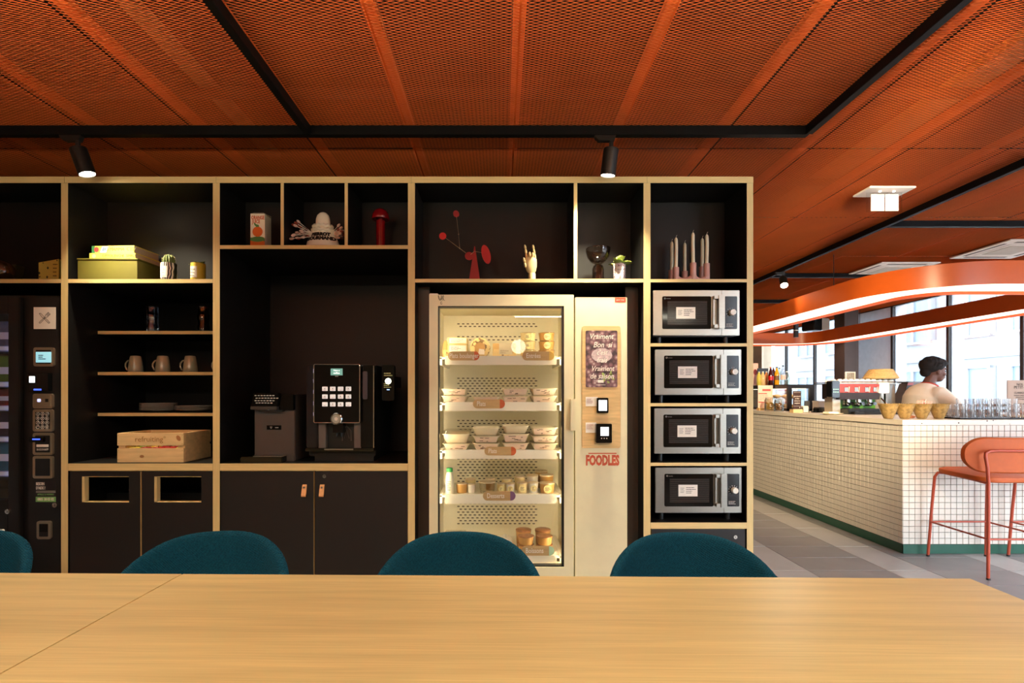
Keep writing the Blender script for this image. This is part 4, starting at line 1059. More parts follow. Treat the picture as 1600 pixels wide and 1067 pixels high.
P('light_ring', B().cyl((0, 0, .0-.025+.012), .018, -.002, 20, axis='y'), emis('terminal_light', (250, 255, 225), 4), t); lb = B(); lines(lb, -.026, .028, -.055, -.022, 3, -.0005, seed=8); lines(lb, -.026, .028, .015, .04, 2, -.0005, seed=9)
P('terminal_print', lb, mat('terminal_text', (200, 220, 160), .5), t); P('status_led', B().box(-.008, .008, -.001, 0, -.066, -.062), emis('status_blue', (150, 190, 255), 3), t)

# ================================================================ GLASS DOOR FRIDGE
fr = thing('glass_fridge', 'cream glass door vending fridge stocked with meals', 'fridge', (.158, YF+.03, 0))
fy = YF+.012
x_ = lambda p: sx(p, fy)
z_ = lambda p: sz(p, fy)
FX0, FX1, FD1 = x_(671), x_(980.5), x_(896)
ix0, ix1 = x_(684.5), x_(881); zt0, zb0 = z_(478.5), z_(885)
FYB = 3.56
INN = mat('fridge_inner', (242, 232, 204), .4, var=.02)
cw = .028
b = B().box(FX0, ix0-cw, fy+.05, FYB, .05, z_(463)).box(ix1+cw, FD1, fy+.05, FYB, .05, z_(463)).box(ix0-cw, ix1+cw, fy+.05, FYB, zt0+cw, z_(463)).box(ix0-cw, ix1+cw, fy+.05, FYB, .05, zb0)
P('cabinet', b, INN, fr, w=True)
byk = 3.49
P('inner_back', B().box(ix0-cw, ix1+cw, byk, byk+.02, zb0, zt0+cw), INN, fr, w=True)
P('service_column', B().box(x_(898.5), FX1, fy+.004, FYB, .05, z_(464)), CREAM, fr, w=True, bev=.003)
P('foot_plinth', B().box(FX0+.02, FX1-.02, fy+.06, FYB-.05, .0, .05), BLACK, fr, w=True)
dd = P('door', B().box(FX0, ix0, fy-.012, fy+.045, .07, z_(461)).box(ix1, FD1, fy-.012, fy+.045, .07, z_(461)).box(ix0, ix1, fy-.012, fy+.045, zt0, z_(461)).box(ix0, ix1, fy-.012, fy+.045, .07, zb0), CREAM, fr, w=True)
k = .012
P('gasket', B().box(ix0, ix0+k*.6, fy-.004, fy+.04, zb0, zt0).box(ix1-k, ix1, fy-.004, fy+.04, zb0, zt0).box(ix0, ix1, fy-.004, fy+.04, zt0-.008, zt0).box(ix0, ix1, fy-.004, fy+.04, zb0, zb0+.006), BLACK, dd, w=True)
P('pane', B().box(ix0+.002, ix1-.002, fy+.006, fy+.012, zb0+.002, zt0-.002), glass('fridge_glass', (.985, .985, .975), .035), dd, w=True)
P('handle', B().prism(rrect(x_(889.5), x_(897.5), z_(672), z_(623), .004), fy-.05, fy-.012), CREAM, dd, w=True, bev=.003)
P('hinge_cap', B().box(x_(671), x_(685), fy-.01, fy+.04, z_(461)+.0005, z_(458.8)), WHITEP, dd, w=True, bev=.003)
P('sketch_sticker', B().tube([(x_(686+3*math.cos(a*.5)+a*.35), fy-.0125, z_(466+4*math.sin(a*.9))) for a in range(0, 24)], .0011, 4).tube([(x_(690+1.2*math.cos(a*.7)), fy-.0125, z_(474+2*math.sin(a*.7))) for a in range(9)], .0011, 4), INK, dd, w=True)
LEDW = emis('fridge_led', (255, 238, 200), 44)
for s, xx in ((-1, ix0-.022), (1, ix1+.014)):
    P('led_strip', B().box(xx, xx+.008, fy+.048, fy+.056, zb0+.02, zt0-.02), LEDW, fr, w=True)
P('led_strip', B().box(ix0+.05, ix1-.05, fy+.052, fy+.060, zt0+.014, zt0+.022), LEDW, fr, w=True)
# slots of the perforated back wall
sl = B(); rnd = random.Random(4)
def slots(y0, y1, n):
    for r in range(n):
        z = sz(y0+(y1-y0)*r/max(1, n-1), byk)
        for i in range(17):
            x = sx(714.5+7.35*i+(3.5 if r % 2 else 0), byk); sl.box(x, x+.0165, byk-.0012, byk, z-.0032, z+.0032)
slots(506, 510, 2); slots(526, 531, 2); slots(591, 619, 8); slots(657, 680, 6); slots(717, 752, 9); slots(782, 818, 9)
P('vent_slots', sl, mat('slot_dark', (56, 46, 32), .8), fr, w=True, kind='stuff')
TRAYM = mat('tray_white', (244, 238, 222), .35, var=.01)
ty = fy+.07
TR = []
for i, (yt, yb) in enumerate(((557, 570), (629, 642), (704, 717), (773.5, 787), (869, 880))):
    zt1, zb1 = sz(yt, ty), sz(yb, ty); TR.append(zt1-.0035)
    o = P('shelf_tray', B().prism(rrect(x_(690)+.012, x_(875)-.012, zb1, zt1+.004, .006), ty, ty+.012).box(ix0-.01, ix1+.01, ty+.012, byk-.006, zt1-.015, zt1-.004).box(ix0+.002, ix0+.014, ty+.012, byk-.006, zb1, zt1).box(ix1-.014, ix1-.002, ty+.012, byk-.006, zb1, zt1), TRAYM, fr, w=True)
OAKL = mat('label_oak', (196, 162, 112), .5, var=.12, scale=10, stretch=(1, 1, 8))
def shelf_label(x0, x1, y0, y1, s, col, nm):
    yy = ty-.006
    a, b_, c, d = sx(x0, yy), sx(x1, yy), sz(y1, yy), sz(y0, yy); r = (d-c)/2-.0002
    o = P('shelf_label', B().prism(rrect(a, b_, c, d, r), yy, yy+.005), OAKL, fr, w=True, label='wooden pill shaped shelf label')
    cap = [(x, z) for x, z in rrect(a, b_, c, d, r, 8) if x > b_-(b_-a)*.16-.0001]
    cx = b_-(b_-a)*.16
    cap = [(cx, c)]+[q for q in rrect(a, b_, c, d, r, 8) if q[0] > cx][:0]+[q for q in rrect(a, b_, c, d, r, 8)[:18] if q[0] > cx]+[(cx, d)]
    P('colour_cap', B().prism(cap, yy-.0006, yy), mat('cap_'+nm, col, .5), o, w=True)
    q = txt(s, (d-c)*.74, (0,0,0), WHITE, align='LEFT', sx=.72, fat=.0005); q.parent = o; q.location = Vector((a+(b_-a)*(.04 if len(s) > 10 else .12), yy-.0006, (c+d)/2))-Vector(fr.location)
shelf_label(700, 749, 549, 563, 'Plats boulanger', (206, 92, 46), 'red'); shelf_label(816, 866, 549, 563, 'Entrées', (226, 188, 96), 'yellow')
shelf_label(739, 789, 624, 638, 'Plats', (206, 92, 46), 'red'); shelf_label(757, 806.5, 698, 711.5, 'Plats', (206, 92, 46), 'red')
shelf_label(754.5, 805.5, 767.5, 782, 'Desserts', (128, 92, 132), 'purple'); shelf_label(815, 866, 853, 868, 'Boissons', (164, 206, 184), 'mint')
# service column
cy = fy+.004
tag_ = P('red_tag', B().box(x_(961), x_(978), cy-.001, cy, z_(472), z_(464.6)), mat('tag_red', (196, 74, 46), .5), fr, w=True); q = txt('pour vous', .011, (0,0,0), WHITE); q.parent = tag_; q.location = Vector((x_(969.5), cy-.0014, z_(468.3)))-Vector(fr.location)
op = P('oak_panel', B().prism(rrect(x_(909.5), x_(969.5), z_(700), z_(509.5), .012), cy-.006, cy), OAK, fr, w=True, label='oak panel carrying the poster and the two readers')
po = P('poster', B().prism(rrect(x_(915), x_(964.5), z_(605), z_(516.5), .008), cy-.0075, cy-.006), stripes('vegetable_photo', (104, 74, 84), (176, 150, 140), 'vor', 38), op, w=True, label='dark vegetable photo poster with white script')
PM = MATS['vegetable_photo']; nn = [n for n in PM.node_tree.nodes if n.type == 'VALTORGB' and n.color_ramp.interpolation == 'CONSTANT'][0].color_ramp
nn.interpolation = 'LINEAR'; nn.elements[0].color = lin((206, 190, 182)); nn.elements[1].color = lin((62, 44, 50)); nn.elements[1].position = .75
e = nn.elements.new(.35); e.color = lin((132, 96, 104))
bb = B()
for i in range(12):
    x, z = random.uniform(940, 963), random.uniform(575, 598); bb.prism(disc(x_(x), z_(z), random.uniform(.006, .013), 8, 1, .6, random.random()*3), cy-.0078, cy-.0075)
P('green_leaf_print', bb, mat('print_leaf', (150, 168, 92), .6, var=.3), po, w=True)
P('cauliflower_print', B().prism(disc(x_(940), z_(555), .055, 16, 1.1, .75), cy-.0077, cy-.0075), mat('print_cauli', (196, 176, 178), .6, var=.3, scale=60), po, w=True)
for s, xx, yy, sz_ in (('Vraiment', 939, 526, .044), ('Bon  si', 941, 539, .046), ("c'est", 940, 551, .04), ('frais', 940, 563, .042), ('Vraiment', 941, 576, .042), ('de saison', 940, 588, .044)):
    q = txt(s, sz_, (0,0,0), WHITE, shear=.3, sx=.85, fat=.0004); q.parent = po; q.location = Vector((x_(xx), cy-.0082, z_(yy)))-Vector(fr.location)
lb = B().box(x_(931), x_(946), cy-.008, cy-.0075, z_(601.6), z_(601)).box(x_(934), x_(943), cy-.008, cy-.0075, z_(598), z_(593.5)); P('poster_footer', lb, WHITE, po, w=True)
for (a, b_, c, d), sc4, nm, dp in (((931.5, 949.5, 621.5, 645), (934.5, 947, 625, 641.5), 'touch_reader', .02), ((929.5, 954, 661.5, 691), (936.5, 949, 666.5, 680), 'card_reader', .035)):
    o = P(nm, B().prism(rrect(x_(a), x_(b_), z_(d), z_(c), .006), cy-.006-dp, cy-.006), BGLOSS, op, w=True, label='black reader with a lit white screen')
    P('screen', B().box(x_(sc4[0]), x_(sc4[1]), cy-.0066-dp, cy-.006-dp, z_(sc4[3]), z_(sc4[2])), emis('white_screen', (240, 244, 250), 1.6), o, w=True)
for (a, b_, c, d) in ((915, 934, 620, 634.5), (915, 931.5, 660, 676)):
    o = P('notice', B().box(x_(a), x_(b_), cy-.0068, cy-.006, z_(d), z_(c)), WHITE, op, w=True); lb = B(); lines(lb, x_(a)+.006, x_(a)+.045, z_(c)-.04, z_(c)-.008, 5, cy-.0069, frac=.3, seed=int(a+c)); P('notice_print', lb, mat('print_rose', (190, 130, 110), .6), o, w=True)
kb = B()
for i in range(3): kb.cyl((x_(938+4*i), cy-.041, z_(684)), .003, -.002, 8, axis='y')
P('reader_keys', kb, WHITE, op, w=True)
RED = mat('logo_red', (198, 84, 52), .5)
P('logo_line', B().box(x_(919.5), x_(963.5), cy-.0006, cy, z_(709.3), z_(707.6)), RED, fr, w=True)
q = txt('FOODLES', .079, (0,0,0), RED, sx=.57, fat=.0042); q.parent = fr; q.location = Vector((x_(941.5), cy-.0005, z_(720)))-Vector(fr.location)

# ---- food in the fridge
BOWLM = mat('sugarcane_bowl', (240, 226, 196), .55, var=.04); LIDM = glass('clear_lid', (.97, .96, .92), .08); FOOD = mat('food_mix', (150, 122, 50), .7, var=.5, scale=50)
SLV = mat('printed_sleeve', (238, 214, 196), .6, var=.03); PRT = mat('sleeve_print', (120, 96, 84), .7); KRAFT = mat('kraft_card', (206, 168, 108), .65, var=.06)
def bowl(loc, w, h, lab, grp, sleeve=True, seed=0, lidded=False):
    t = thing('meal_bowl', lab, 'meal', loc, 0, grp); d = .105
    b = B(); n = len(rrect(-1, 1, -1, 1, .2))
    def ring(wx, wy, z): return [(x, y, z) for x, y in rrect(-wx, wx, -wy, wy, min(wx, wy)*.35)]
    rs = [ring(w*.36, d*.68, 0), ring(w*.40, d*.78, h*.25), ring(w*.475, d*.93, h*.9), ring(w*.5, d, h*.92), ring(w*.5, d, h), ring(w*.46, d*.93, h), ring(w*.40, d*.8, h*.55)]
    for r in rs: b.v += r
    for j in range(len(rs)-1):
        for i in range(n):
            i2 = (i+1) % n; b.f.append((j*n+i, j*n+i2, (j+1)*n+i2, (j+1)*n+i)); b.m.append(0)
    b.f.append(tuple(range(n))[::-1]); b.m.append(0); k0 = (len(rs)-1)*n; b.f.append(tuple(k0+i for i in range(n))); b.m.append(1)
    P('bowl', b, [BOWLM, FOOD], t, smooth=True)
    if lidded:
        b = B(); rs = [ring(w*.5, d, h), ring(w*.47, d*.95, h+.018), ring(w*.4, d*.85, h+.02)]
        for r in rs: b.v += r
        for j in range(2):
            for i in range(n):
                i2 = (i+1) % n; b.f.append((j*n+i, j*n+i2, (j+1)*n+i2, (j+1)*n+i)); b.m.append(0)
        b.f.append(tuple(2*n+i for i in range(n))); b.m.append(0)
        P('clear_lid', b, LIDM, t, smooth=True)
    if sleeve:
        y0, y1 = -d*.78-.003, -d*.95-.003
        b = B().face([(-w*.36, y0, h*.12), (w*.36, y0, h*.12), (w*.39, y1, h*.86), (-w*.39, y1, h*.86)])
        b = B(); b.face([(-w*.37, y0, h*.12), (w*.37, y0, h*.12), (w*.41, y1, h*.86), (-w*.41, y1, h*.86)]); P('sleeve', b, SLV, t)
        rnd = random.Random(seed); lb = B()
        for i in range(rnd.randint(4, 7)):
            f = rnd.uniform(.2, .75); x = rnd.uniform(-.3, .2)*w; l = rnd.uniform(.05, .16)*w; y = y0+(y1-y0)*(f-.12)/.74-.001; z = h*f
            lb.face([(x, y, z-.002), (x+l, y, z-.002), (x+l, y, z+.002), (x, y, z+.002)])
        P('sleeve_print', lb, PRT, t)
    return t
FYy = fy+.21                                        # middle of the front row of meals
kk = (FYy-.09)/F_PX
def fx(p): return (p-783)*kk
def bw(x0, x1): return (x1-x0)*kk
words = ('bottom', 'middle', 'top')
def column(tray, x0, x1, hs, lab, grp, lid=None, sl_=None):
    z = TR[tray]+.0005
    for i, h in enumerate(hs):
        bowl((fx((x0+x1)/2), FYy, z), bw(x0, x1), h, '%s, %s of its stack' % (lab, words[i] if len(hs) == 3 else ('bottom', 'top')[i]) if len(hs) > 1 else lab, grp, sleeve=(sl_ is None or i not in sl_), seed=tray*31+int(x0)+i, lidded=(lid == i))
        z += h+.0008+(.0205 if lid == i else 0)
g = 'meal bowls on the second fridge shelf'
column(1, 689, 731, (.042, .042), 'sleeved meal bowl at the left end of the second fridge shelf', g); column(1, 737, 781, (.04,), 'single meal bowl behind the label of the second fridge shelf', g)
column(1, 783, 827, (.042, .046), 'sleeved meal bowl right of the middle of the second fridge shelf', g); column(1, 829, 871, (.042, .046), 'sleeved meal bowl at the right end of the second fridge shelf', g)
g = 'meal bowls on the third fridge shelf'
column(2, 691, 734, (.040, .058), 'meal bowl at the left end of the third fridge shelf', g, lid=1, sl_=(1,)); column(2, 738, 781, (.042, .044, .048), 'meal bowl second from the left on the third fridge shelf', g, sl_=(2,))
column(2, 784, 827, (.044, .054, .048), 'meal bowl third from the left on the third fridge shelf', g, sl_=(2,)); column(2, 830, 872, (.042, .044, .05), 'meal bowl at the right end of the third fridge shelf', g)
def tub(loc, r, h, lab, grp, m, lidm, face=True, tape=.88, cat='tub', cover=True, lm=None):
    t = thing('food_tub', lab, cat, loc, 0, grp)
    P('cup', B().lathe([(r*tape, 0), (r, h*.9), (r*1.04, h*.92), (r*1.04, h), (r*.98, h), (r*.96, h*.9), (1e-6, h*.88)], (0,0,0), 22), m, t, smooth=True)
    if cover: P('lid', B().lathe([(r*1.05, h*.95), (r*1.06, h*1.03), (r*.9, h*1.06), (1e-6, h*1.06)], (0,0,0), 22), lidm, t, smooth=True)
    if face:
        P('label', B().prism(disc(0, h*.48, min(r*.62, h*.42), 14), -r*1.0-.004, -r*.9), lm or mat('tub_label', (236, 222, 160), .6, var=.2, scale=60), t); lb = B(); lines(lb, -r*.35, r*.35, h*.3, h*.66, 3, -r*1.0-.0042, seed=int(loc[0]*999)); P('label_print', lb, PRT, t)
    return t
# first shelf
z = TR[0]+.0005; FY0 = fy+.15; k1 = FY0/F_PX
def gx1(p, d=FY0): return (p-783)*d/F_PX
for i, (h, dz) in enumerate(((.030, 0), (.066, .0305), (.062, .097))):
    if i == 0: continue
for i in range(3):
    h = (.030, .052, .044)[i]; zz = z+(0, .0305, .083)[i]
    t = thing('bakery_box', 'cream bakery box with a printed label, %s of the stack on the first fridge shelf' % words[i], 'box', (gx1(714.5), FY0+.06, zz), 0, 'bakery boxes on the first fridge shelf')
    P('box_body', B().box(-.059, .059, -.06, .1, 0, h-.001), mat('cream_card', (236, 212, 150), .6), t, bev=.003); P('label', B().box(-.048, .054, -.0612, -.06, .008, h-.006), WHITE, t); lb = B(); lines(lb, -.04, .04, .014, h-.012, 3, -.0614, seed=i, frac=.3); P('label_print', lb, PRT, t)
WRAP = stripes('printed_wrap', (228, 200, 140), (120, 88, 52), 'vor', 46)
WRN = [n for n in WRAP.node_tree.nodes if n.type == 'VALTORGB' and n.color_ramp.interpolation == 'CONSTANT'][0].color_ramp; WRN.elements[1].position = .72
t = thing('bread_roll', 'brown wrapped roll at the left edge of the first fridge shelf', 'bread', (gx1(695), FY0+.05, z))
P('roll', B().lathe([(.012, 0), (.02, .02), (.019, .085), (.009, .11), (1e-6, .112)], (0,0,0), 16), KRAFT, t, smooth=True); P('wrapper', B().lathe([(.0205, .0), (.022, .05), (.022, .052)], (0,0,0), 16), WRAP, t, smooth=True)
t = thing('wrapped_sandwich', 'round sandwich in printed paper on the first fridge shelf', 'sandwich', (gx1(750), FY0+.05, z))
P('paper_wrap', B().lathe([(.05, .0), (.064, -.01), (.062, -.045), (.045, -.062), (.028, -.066)], (0, 0, .064), 12, axis='y'), WRAP, t, smooth=True); P('bread_face', B().cyl((0, -.064, .062), .032, -.004, 18, axis='y'), mat('bread_crust', (206, 160, 100), .7, var=.2), t); P('sticker', B().prism([(-.012, .02), (.028, .02), (.028, .05), (-.004, .055)], -.0695, -.069), WHITE, t)
for i in range(2):
    t = thing('patterned_meal_box', 'kraft meal box with printed band, %s on the first fridge shelf' % ('in front', 'stacked behind')[i], 'box', (gx1(788), FY0+.05+.09*i, z), 0, 'kraft meal boxes on the first shelf')
    P('box_body', B().box(-.072, .072, -.04, .04, 0, .055+.045*i), WRAP if i == 0 else KRAFT, t, bev=.003); P('paper_band', B().box(-.032, .05, -.042, .042, .022, .058+.045*i), mat('grey_label', (206, 196, 170), .6, var=.1), t); lb = B(); lines(lb, -.025, .03, .026, .05, 4, -.0422, seed=20+i, frac=.3); P('band_print', lb, PRT, t)
BRWN = mat('brown_tub', (190, 146, 84), .45, var=.04)
for c, (px_, m) in enumerate(((825.5, mat('cream_tub', (224, 202, 146), .45)), (855, BRWN))):
    for i in range(3):
        tub((gx1(px_), FY0+.05, z+.0535*i), .0475, .0495, '%s tub with a yellow label, %s of the %s stack on the first fridge shelf' % (('cream', 'brown')[c], words[i], ('left', 'right')[c]), 'stacked tubs on the first fridge shelf', m, LIDM)
# fourth shelf: desserts
z = TR[3]+.0005; FY4 = fy+.14
gx4 = lambda p, d=FY4: (p-783)*d/F_PX
t = thing('milk_drink', 'small milk bottle with a green cap on the dessert shelf', 'bottle', (gx4(702.5), FY4, z))
P('bottle_body', B().lathe([(.024, 0), (.026, .004), (.026, .085), (.022, .11), (.016, .13), (.015, .138)], (0,0,0), 22), mat('milk_plastic', (242, 236, 216), .3), t, smooth=True); P('cap', B().lathe([(.0195, .132), (.0195, .152), (.017, .155), (1e-6, .156)], (0,0,0), 20), mat('cap_green', (40, 138, 74), .4), t, smooth=True); lb = B(); lines(lb, -.014, .014, .02, .08, 5, -.0264, seed=77, frac=.35); P('label_print', lb, mat('print_olive', (90, 96, 60), .6), t)
JARL = mat('jar_label', (240, 226, 200), .6, var=.1); MOUS = mat('chocolate_mousse', (112, 70, 44), .6)
dess = [(721, .034, .056, BRWN, 'brown', False), (736, .024, .05, WHITEP, 'white', False), (761, .05, .066, glass('jar_glass', (.93, .9, .82), .1), 'clear glass', False), (783, .026, .056, mat('cream_tub', (224, 202, 146), .45), 'cream', True), (797.5, .027, .056, WHITEP, 'white', True), (816, .033, .06, mat('cream_tub', (224, 202, 146), .45), 'cream', True), (834, .03, .062, WHITEP, 'white', True), (855.5, .046, .06, BRWN, 'brown', True)]
for i, (p, r, h, m, nm, fc) in enumerate(dess):
    tub((gx4(p), FY4+.03, z), r, h, '%s dessert pot, %s in the front row of the dessert shelf' % (nm, ('first', 'second', 'third', 'fourth', 'fifth', 'sixth', 'seventh', 'eighth')[i]), 'dessert pots on the fourth fridge shelf', m, mat('foil_lid', (226, 206, 176), .35, .4, var=.15), fc)
for i, (p, r, h, nm) in enumerate(((735, .034, .066, 'cream'), (766, .03, .07, 'brown'), (792, .034, .068, 'cream'), (812, .034, .082, 'cream'), (832, .036, .09, 'white'), (854, .042, .092, 'brown'), (846, .04, .104, 'brown'))):
    tub((gx4(p, FY4+.12+.07*(i == 6)), FY4+.13+.08*(i == 6)-.008*(i % 2), z), r, h, '%s dessert pot, %s in the rear rows of the dessert shelf' % (nm, ('first', 'second', 'third', 'fourth', 'fifth', 'sixth', 'seventh')[i]), 'dessert pots on the fourth fridge shelf', {'cream': MATS['cream_tub'], 'brown': BRWN, 'white': WHITEP}[nm], mat('foil_lid', (226, 206, 176), .35, .4), False)
# fifth shelf
z = TR[4]+.0005; FY5 = fy+.16
gx5 = lambda p, d=FY5: (p-783)*d/F_PX
for i, (p, dy, lv, nm) in enumerate(((822, 0, 0, 'front left, lower'), (822, 0, 1, 'front left, upper'), (851, 0, 0, 'front right, lower'), (851, 0, 1, 'front right, upper'), (818, .1, 2, 'rear left'), (848, .1, 2, 'rear right'))):
    d_ = FY5+dy
    tub((gx5(p, d_), d_, z+(.052*lv if lv < 2 else 0)), .047, .048 if lv < 2 else .11, 'round brown lidded pot on the lowest fridge shelf, '+nm, 'lidded pots on the lowest fridge shelf', BRWN, mat('brown_film', (160, 110, 74), .3, .2, var=.3, scale=40), False)
t = thing('salad_box', 'clear box with a purple label at the left of the lowest fridge shelf', 'box', (gx5(710), FY5+.06, z)); P('tray', B().box(-.065, .065, -.05, .06, 0, .075), BOWLM, t, bev=.006); P('clear_lid', B().box(-.067, .067, -.052, .062, .0755, .105), LIDM, t, bev=.006); P('label', B().box(-.035, .03, -.0535, -.052, .078, .1), mat('label_purple', (112, 64, 120), .5), t)
for i in range(3):
    t = thing('sandwich_pack', 'pale sandwich pack on the lowest fridge shelf, %s' % ('left', 'middle', 'right')[i], 'sandwich', (gx5(742+24*i), FY5+.05, z), 0, 'sandwich packs on the lowest fridge shelf'); P('wrapper', B().prism([(-.042, 0), (.042, 0), (.04, .06), (.0, .085), (-.04, .06)], -.04, .06), WHITEP, t, bev=.004); P('window', B().box(-.025, .025, -.0412, -.0402, .015, .05), MATS['bread_crust'] if 'bread_crust' in MATS else KRAFT, t)

# ================================================================ MICROWAVES
MWIN = mat('microwave_window', (22, 19, 17), .12, var=.1)
mw = [(1020, 1156.5, 453.5, 524, 536.3, 'topmost of the four'), (1023.5, 1158.5, 546.8, 617, 629.8, 'second from the top'), (1022.5, 1157.8, 640, 710, 722.8, 'third from the top'), (1024, 1159.3, 733.8, 803.3, 816.3, 'lowest of the four')]
my = YF+.03
first = None
for x0, x1, y0, y1, ys, nm in mw:
    zsf = sz(ys); cxm = (sx(x0, my)+sx(x1, my))/2; W = .506; zb = sz(y1, my)-zsf; Hh = sz(y0, my)-sz(y1, my)
    loc = (cxm, my, zsf)
    if first is not None:
        c = dup(first, loc, label='stainless steel microwave oven with a white notice, '+nm); continue
    t = thing('microwave_oven', 'stainless steel microwave oven with a white notice, '+nm, 'microwave', loc, 0, 'microwave ovens in the right unit'); first = t
    w = W/2; px1 = W/136.3
    X = lambda p: (p-1020)*px1-w
    Zl = lambda p: zb+(524-p)*Hh/70.5
    P('casing', B().box(-w+.006, w-.006, .03, .40, zb-.004, zb+Hh-.004), mat('dark_casing', (70, 68, 66), .4, .6), t, bev=.004)
    for fxx in (-w+.05, w-.06):
        for fy_ in (.06, .36): P('foot', B().cyl((fxx, fy_, 0), .016, zb-.003, 12), BLACK, t)
    dr = P('door', B().box(-w, X(1127.7), 0, .03, zb, zb+Hh), STEEL, t, bev=.002)
    P('window_frame', B().prism(rrect(X(1034.3), X(1111), Zl(514), Zl(463), .008), -.0022, .0), BGLOSS, dr)
    P('window', B().box(X(1042), X(1105), -.0026, -.002, Zl(507.5), Zl(470.5)), MWIN, dr)
    gm = B()
    for i in range(26):
        zz = Zl(507)+(Zl(471)-Zl(507))*i/25; gm.box(X(1042.5), X(1104.5), -.0029, -.0026, zz-.0007, zz+.0007)
    P('window_mesh', gm, mat('mesh_brown', (64, 56, 50), .5), dr, kind='stuff')
    q = txt('○ ––––', .012, (X(1042), -.0026, Zl(466.5)), WHITE, dr)
    nt_ = P('notice', B().box(X(1056), X(1086), -.0038, -.0029, Zl(498), Zl(480)), WHITE, dr, label='white paper notice stuck on the door')
    lb = B(); lines(lb, X(1068), X(1084), Zl(494), Zl(483), 4, -.0039, frac=.3, seed=5); lines(lb, X(1059), X(1066), Zl(493), Zl(484), 4, -.0039, frac=.25, seed=6); P('notice_print', lb, INK, nt_)
    hb = B().prism(rrect(X(1119.5), X(1129), Zl(514), Zl(462), .006), -.036, -.026).box(X(1113), X(1129), -.03, 0, Zl(468), Zl(463)).box(X(1113), X(1129), -.03, 0, Zl(513), Zl(508)).box(X(1113), X(1119), -.012, -.001, Zl(508), Zl(468))
    P('handle', hb, STEEL, dr, bev=.0015)
    cp = P('control_fascia', B().box(X(1128), w, .001, .03, zb, zb+Hh), STEEL, t, bev=.002)
    P('control_panel', B().prism(rrect(X(1132), X(1152), Zl(514), Zl(463), .006), -.002, .001), mat('panel_black', (24, 25, 28), .2), cp)
    P('dial', B().cyl((X(1143.5), -.002, Zl(488.5)), .0185, -.022, 22, axis='y', r2=.0165), mat('ivory_dial', (240, 234, 222), .35), cp, smooth=True)
    tk = B()
    for i in range(10):
        a = R(150-30*i) if False else R(225-30*i); p = (X(1142.5)+.0235*math.cos(a), Zl(488.5)+.0235*math.sin(a)); q_ = (X(1142.5)+.0285*math.cos(a), Zl(488.5)+.0285*math.sin(a))
        tk.tube([(p[0], -.0024, p[1]), (q_[0], -.0024, q_[1])], .0011, 4)
    lines(tk, X(1135), X(1149), Zl(511), Zl(505), 3, -.0022, frac=.25, seed=12)
    P('dial_marks', tk, WHITE, cp)
    reg(t)
# ================================================================ TILED COUNTER
CX0, CY0 = 3.32, 4.205; CX1, CY1 = 5.92, 9.4; CT = 1.108
GRT = mat('dark_tile_grout', (58, 46, 38), .85); TIL = mat('white_glazed_tile', (230, 221, 207), .22, var=.03, scale=4); PLG = mat('green_plinth', (44, 92, 74), .35)
TERR = mat('terrazzo_slab', (238, 226, 208), .3, var=.03)
ntt = TERR.node_tree; vo = ntt.nodes.new('ShaderNodeTexVoronoi'); vo.inputs['Scale'].default_value = 16; tcb = ntt.nodes.new('ShaderNodeTexCoord'); ntt.links.new(tcb.outputs['Object'], vo.inputs['Vector'])
cr = ntt.nodes.new('ShaderNodeValToRGB'); cr.color_ramp.interpolation = 'CONSTANT'; cr.color_ramp.elements[0].color = lin((70, 56, 44)); cr.color_ramp.elements[1].color = lin((238, 226, 208)); cr.color_ramp.elements[1].position = .10
ntt.links.new(vo.outputs['Distance'], cr.inputs[0]); ntt.links.new(cr.outputs[0], ntt.nodes['Principled BSDF'].inputs['Base Color'])
bc = thing('bar_counter', 'white tiled bar counter with a green plinth', 'counter', (CX0, CY0, 0))
e_ = .006
b = B().box(CX0+e_, 4.25, CY0+e_, CY1, .004, 1.066).box(4.25, CX1, CY0+e_, 4.85, .004, 1.066).box(CX1-.6, CX1, 4.85, CY1, .004, 1.066)
P('counter_body', b, GRT, bc, w=True)
P('plinth', B().box(CX0+.002, CX0+e_, CY0+.002, CY1, .003, .078).box(CX0+.002, CX1, CY0+.002, CY0+e_, .003, .078), PLG, bc, w=True)
tp = .0493
def tile_b(m=TIL):
    s = tp-.0034; b = B(); c = .0015
    lo = [(-s/2, -s/2), (s/2, -s/2), (s/2, s/2), (-s/2, s/2)]
    b.v = [(x, 0, z) for x, z in lo]+[(x, -.0045, z) for x, z in lo]+[(x*(1-2*c/s), -.006, z*(1-2*c/s)) for x, z in lo]
    for i in range(4):
        j = (i+1) % 4
        b.f += [(i, j, 4+j, 4+i), (4+i, 4+j, 8+j, 8+i)]; b.m += [0, 0]
    b.f.append((8, 9, 10, 11)); b.m.append(0)
    return b
tb0 = tile_b(); tme = tb0.mesh('tile', TIL); field = B(); cnt = 0
nrow = 20; ncol = int((CX1-CX0)/tp)
def jig(): return Matrix.Rotation(random.gauss(0, .008), 4, 'X') @ Matrix.Rotation(random.gauss(0, .008), 4, 'Z')
for c in range(ncol):
    for r in range(nrow):
        M = Matrix.Translation((CX0+.002+tp*(c+.5), CY0+e_, .08+tp*(r+.5))) @ jig()
        if cnt < 300 and c < 15:
            o = link('tile', tme); o.matrix_world = Matrix.Translation((-bc.location.x, -bc.location.y, 0)) @ M; o.parent = bc; cnt += 1
        else: field.add(tb0, M)
P('front_tile_field', field, TIL, bc, w=True, kind='stuff')
field = B(); RZ = Matrix.Rotation(R(-90), 4, 'Z')
for c in range(int((CY1-CY0)/tp)):
    for r in range(nrow):
        field.add(tb0, Matrix.Translation((CX0+e_, CY0+.002+tp*(c+.5), .08+tp*(r+.5))) @ RZ @ jig())
P('side_tile_field', field, TIL, bc, w=True, kind='stuff')
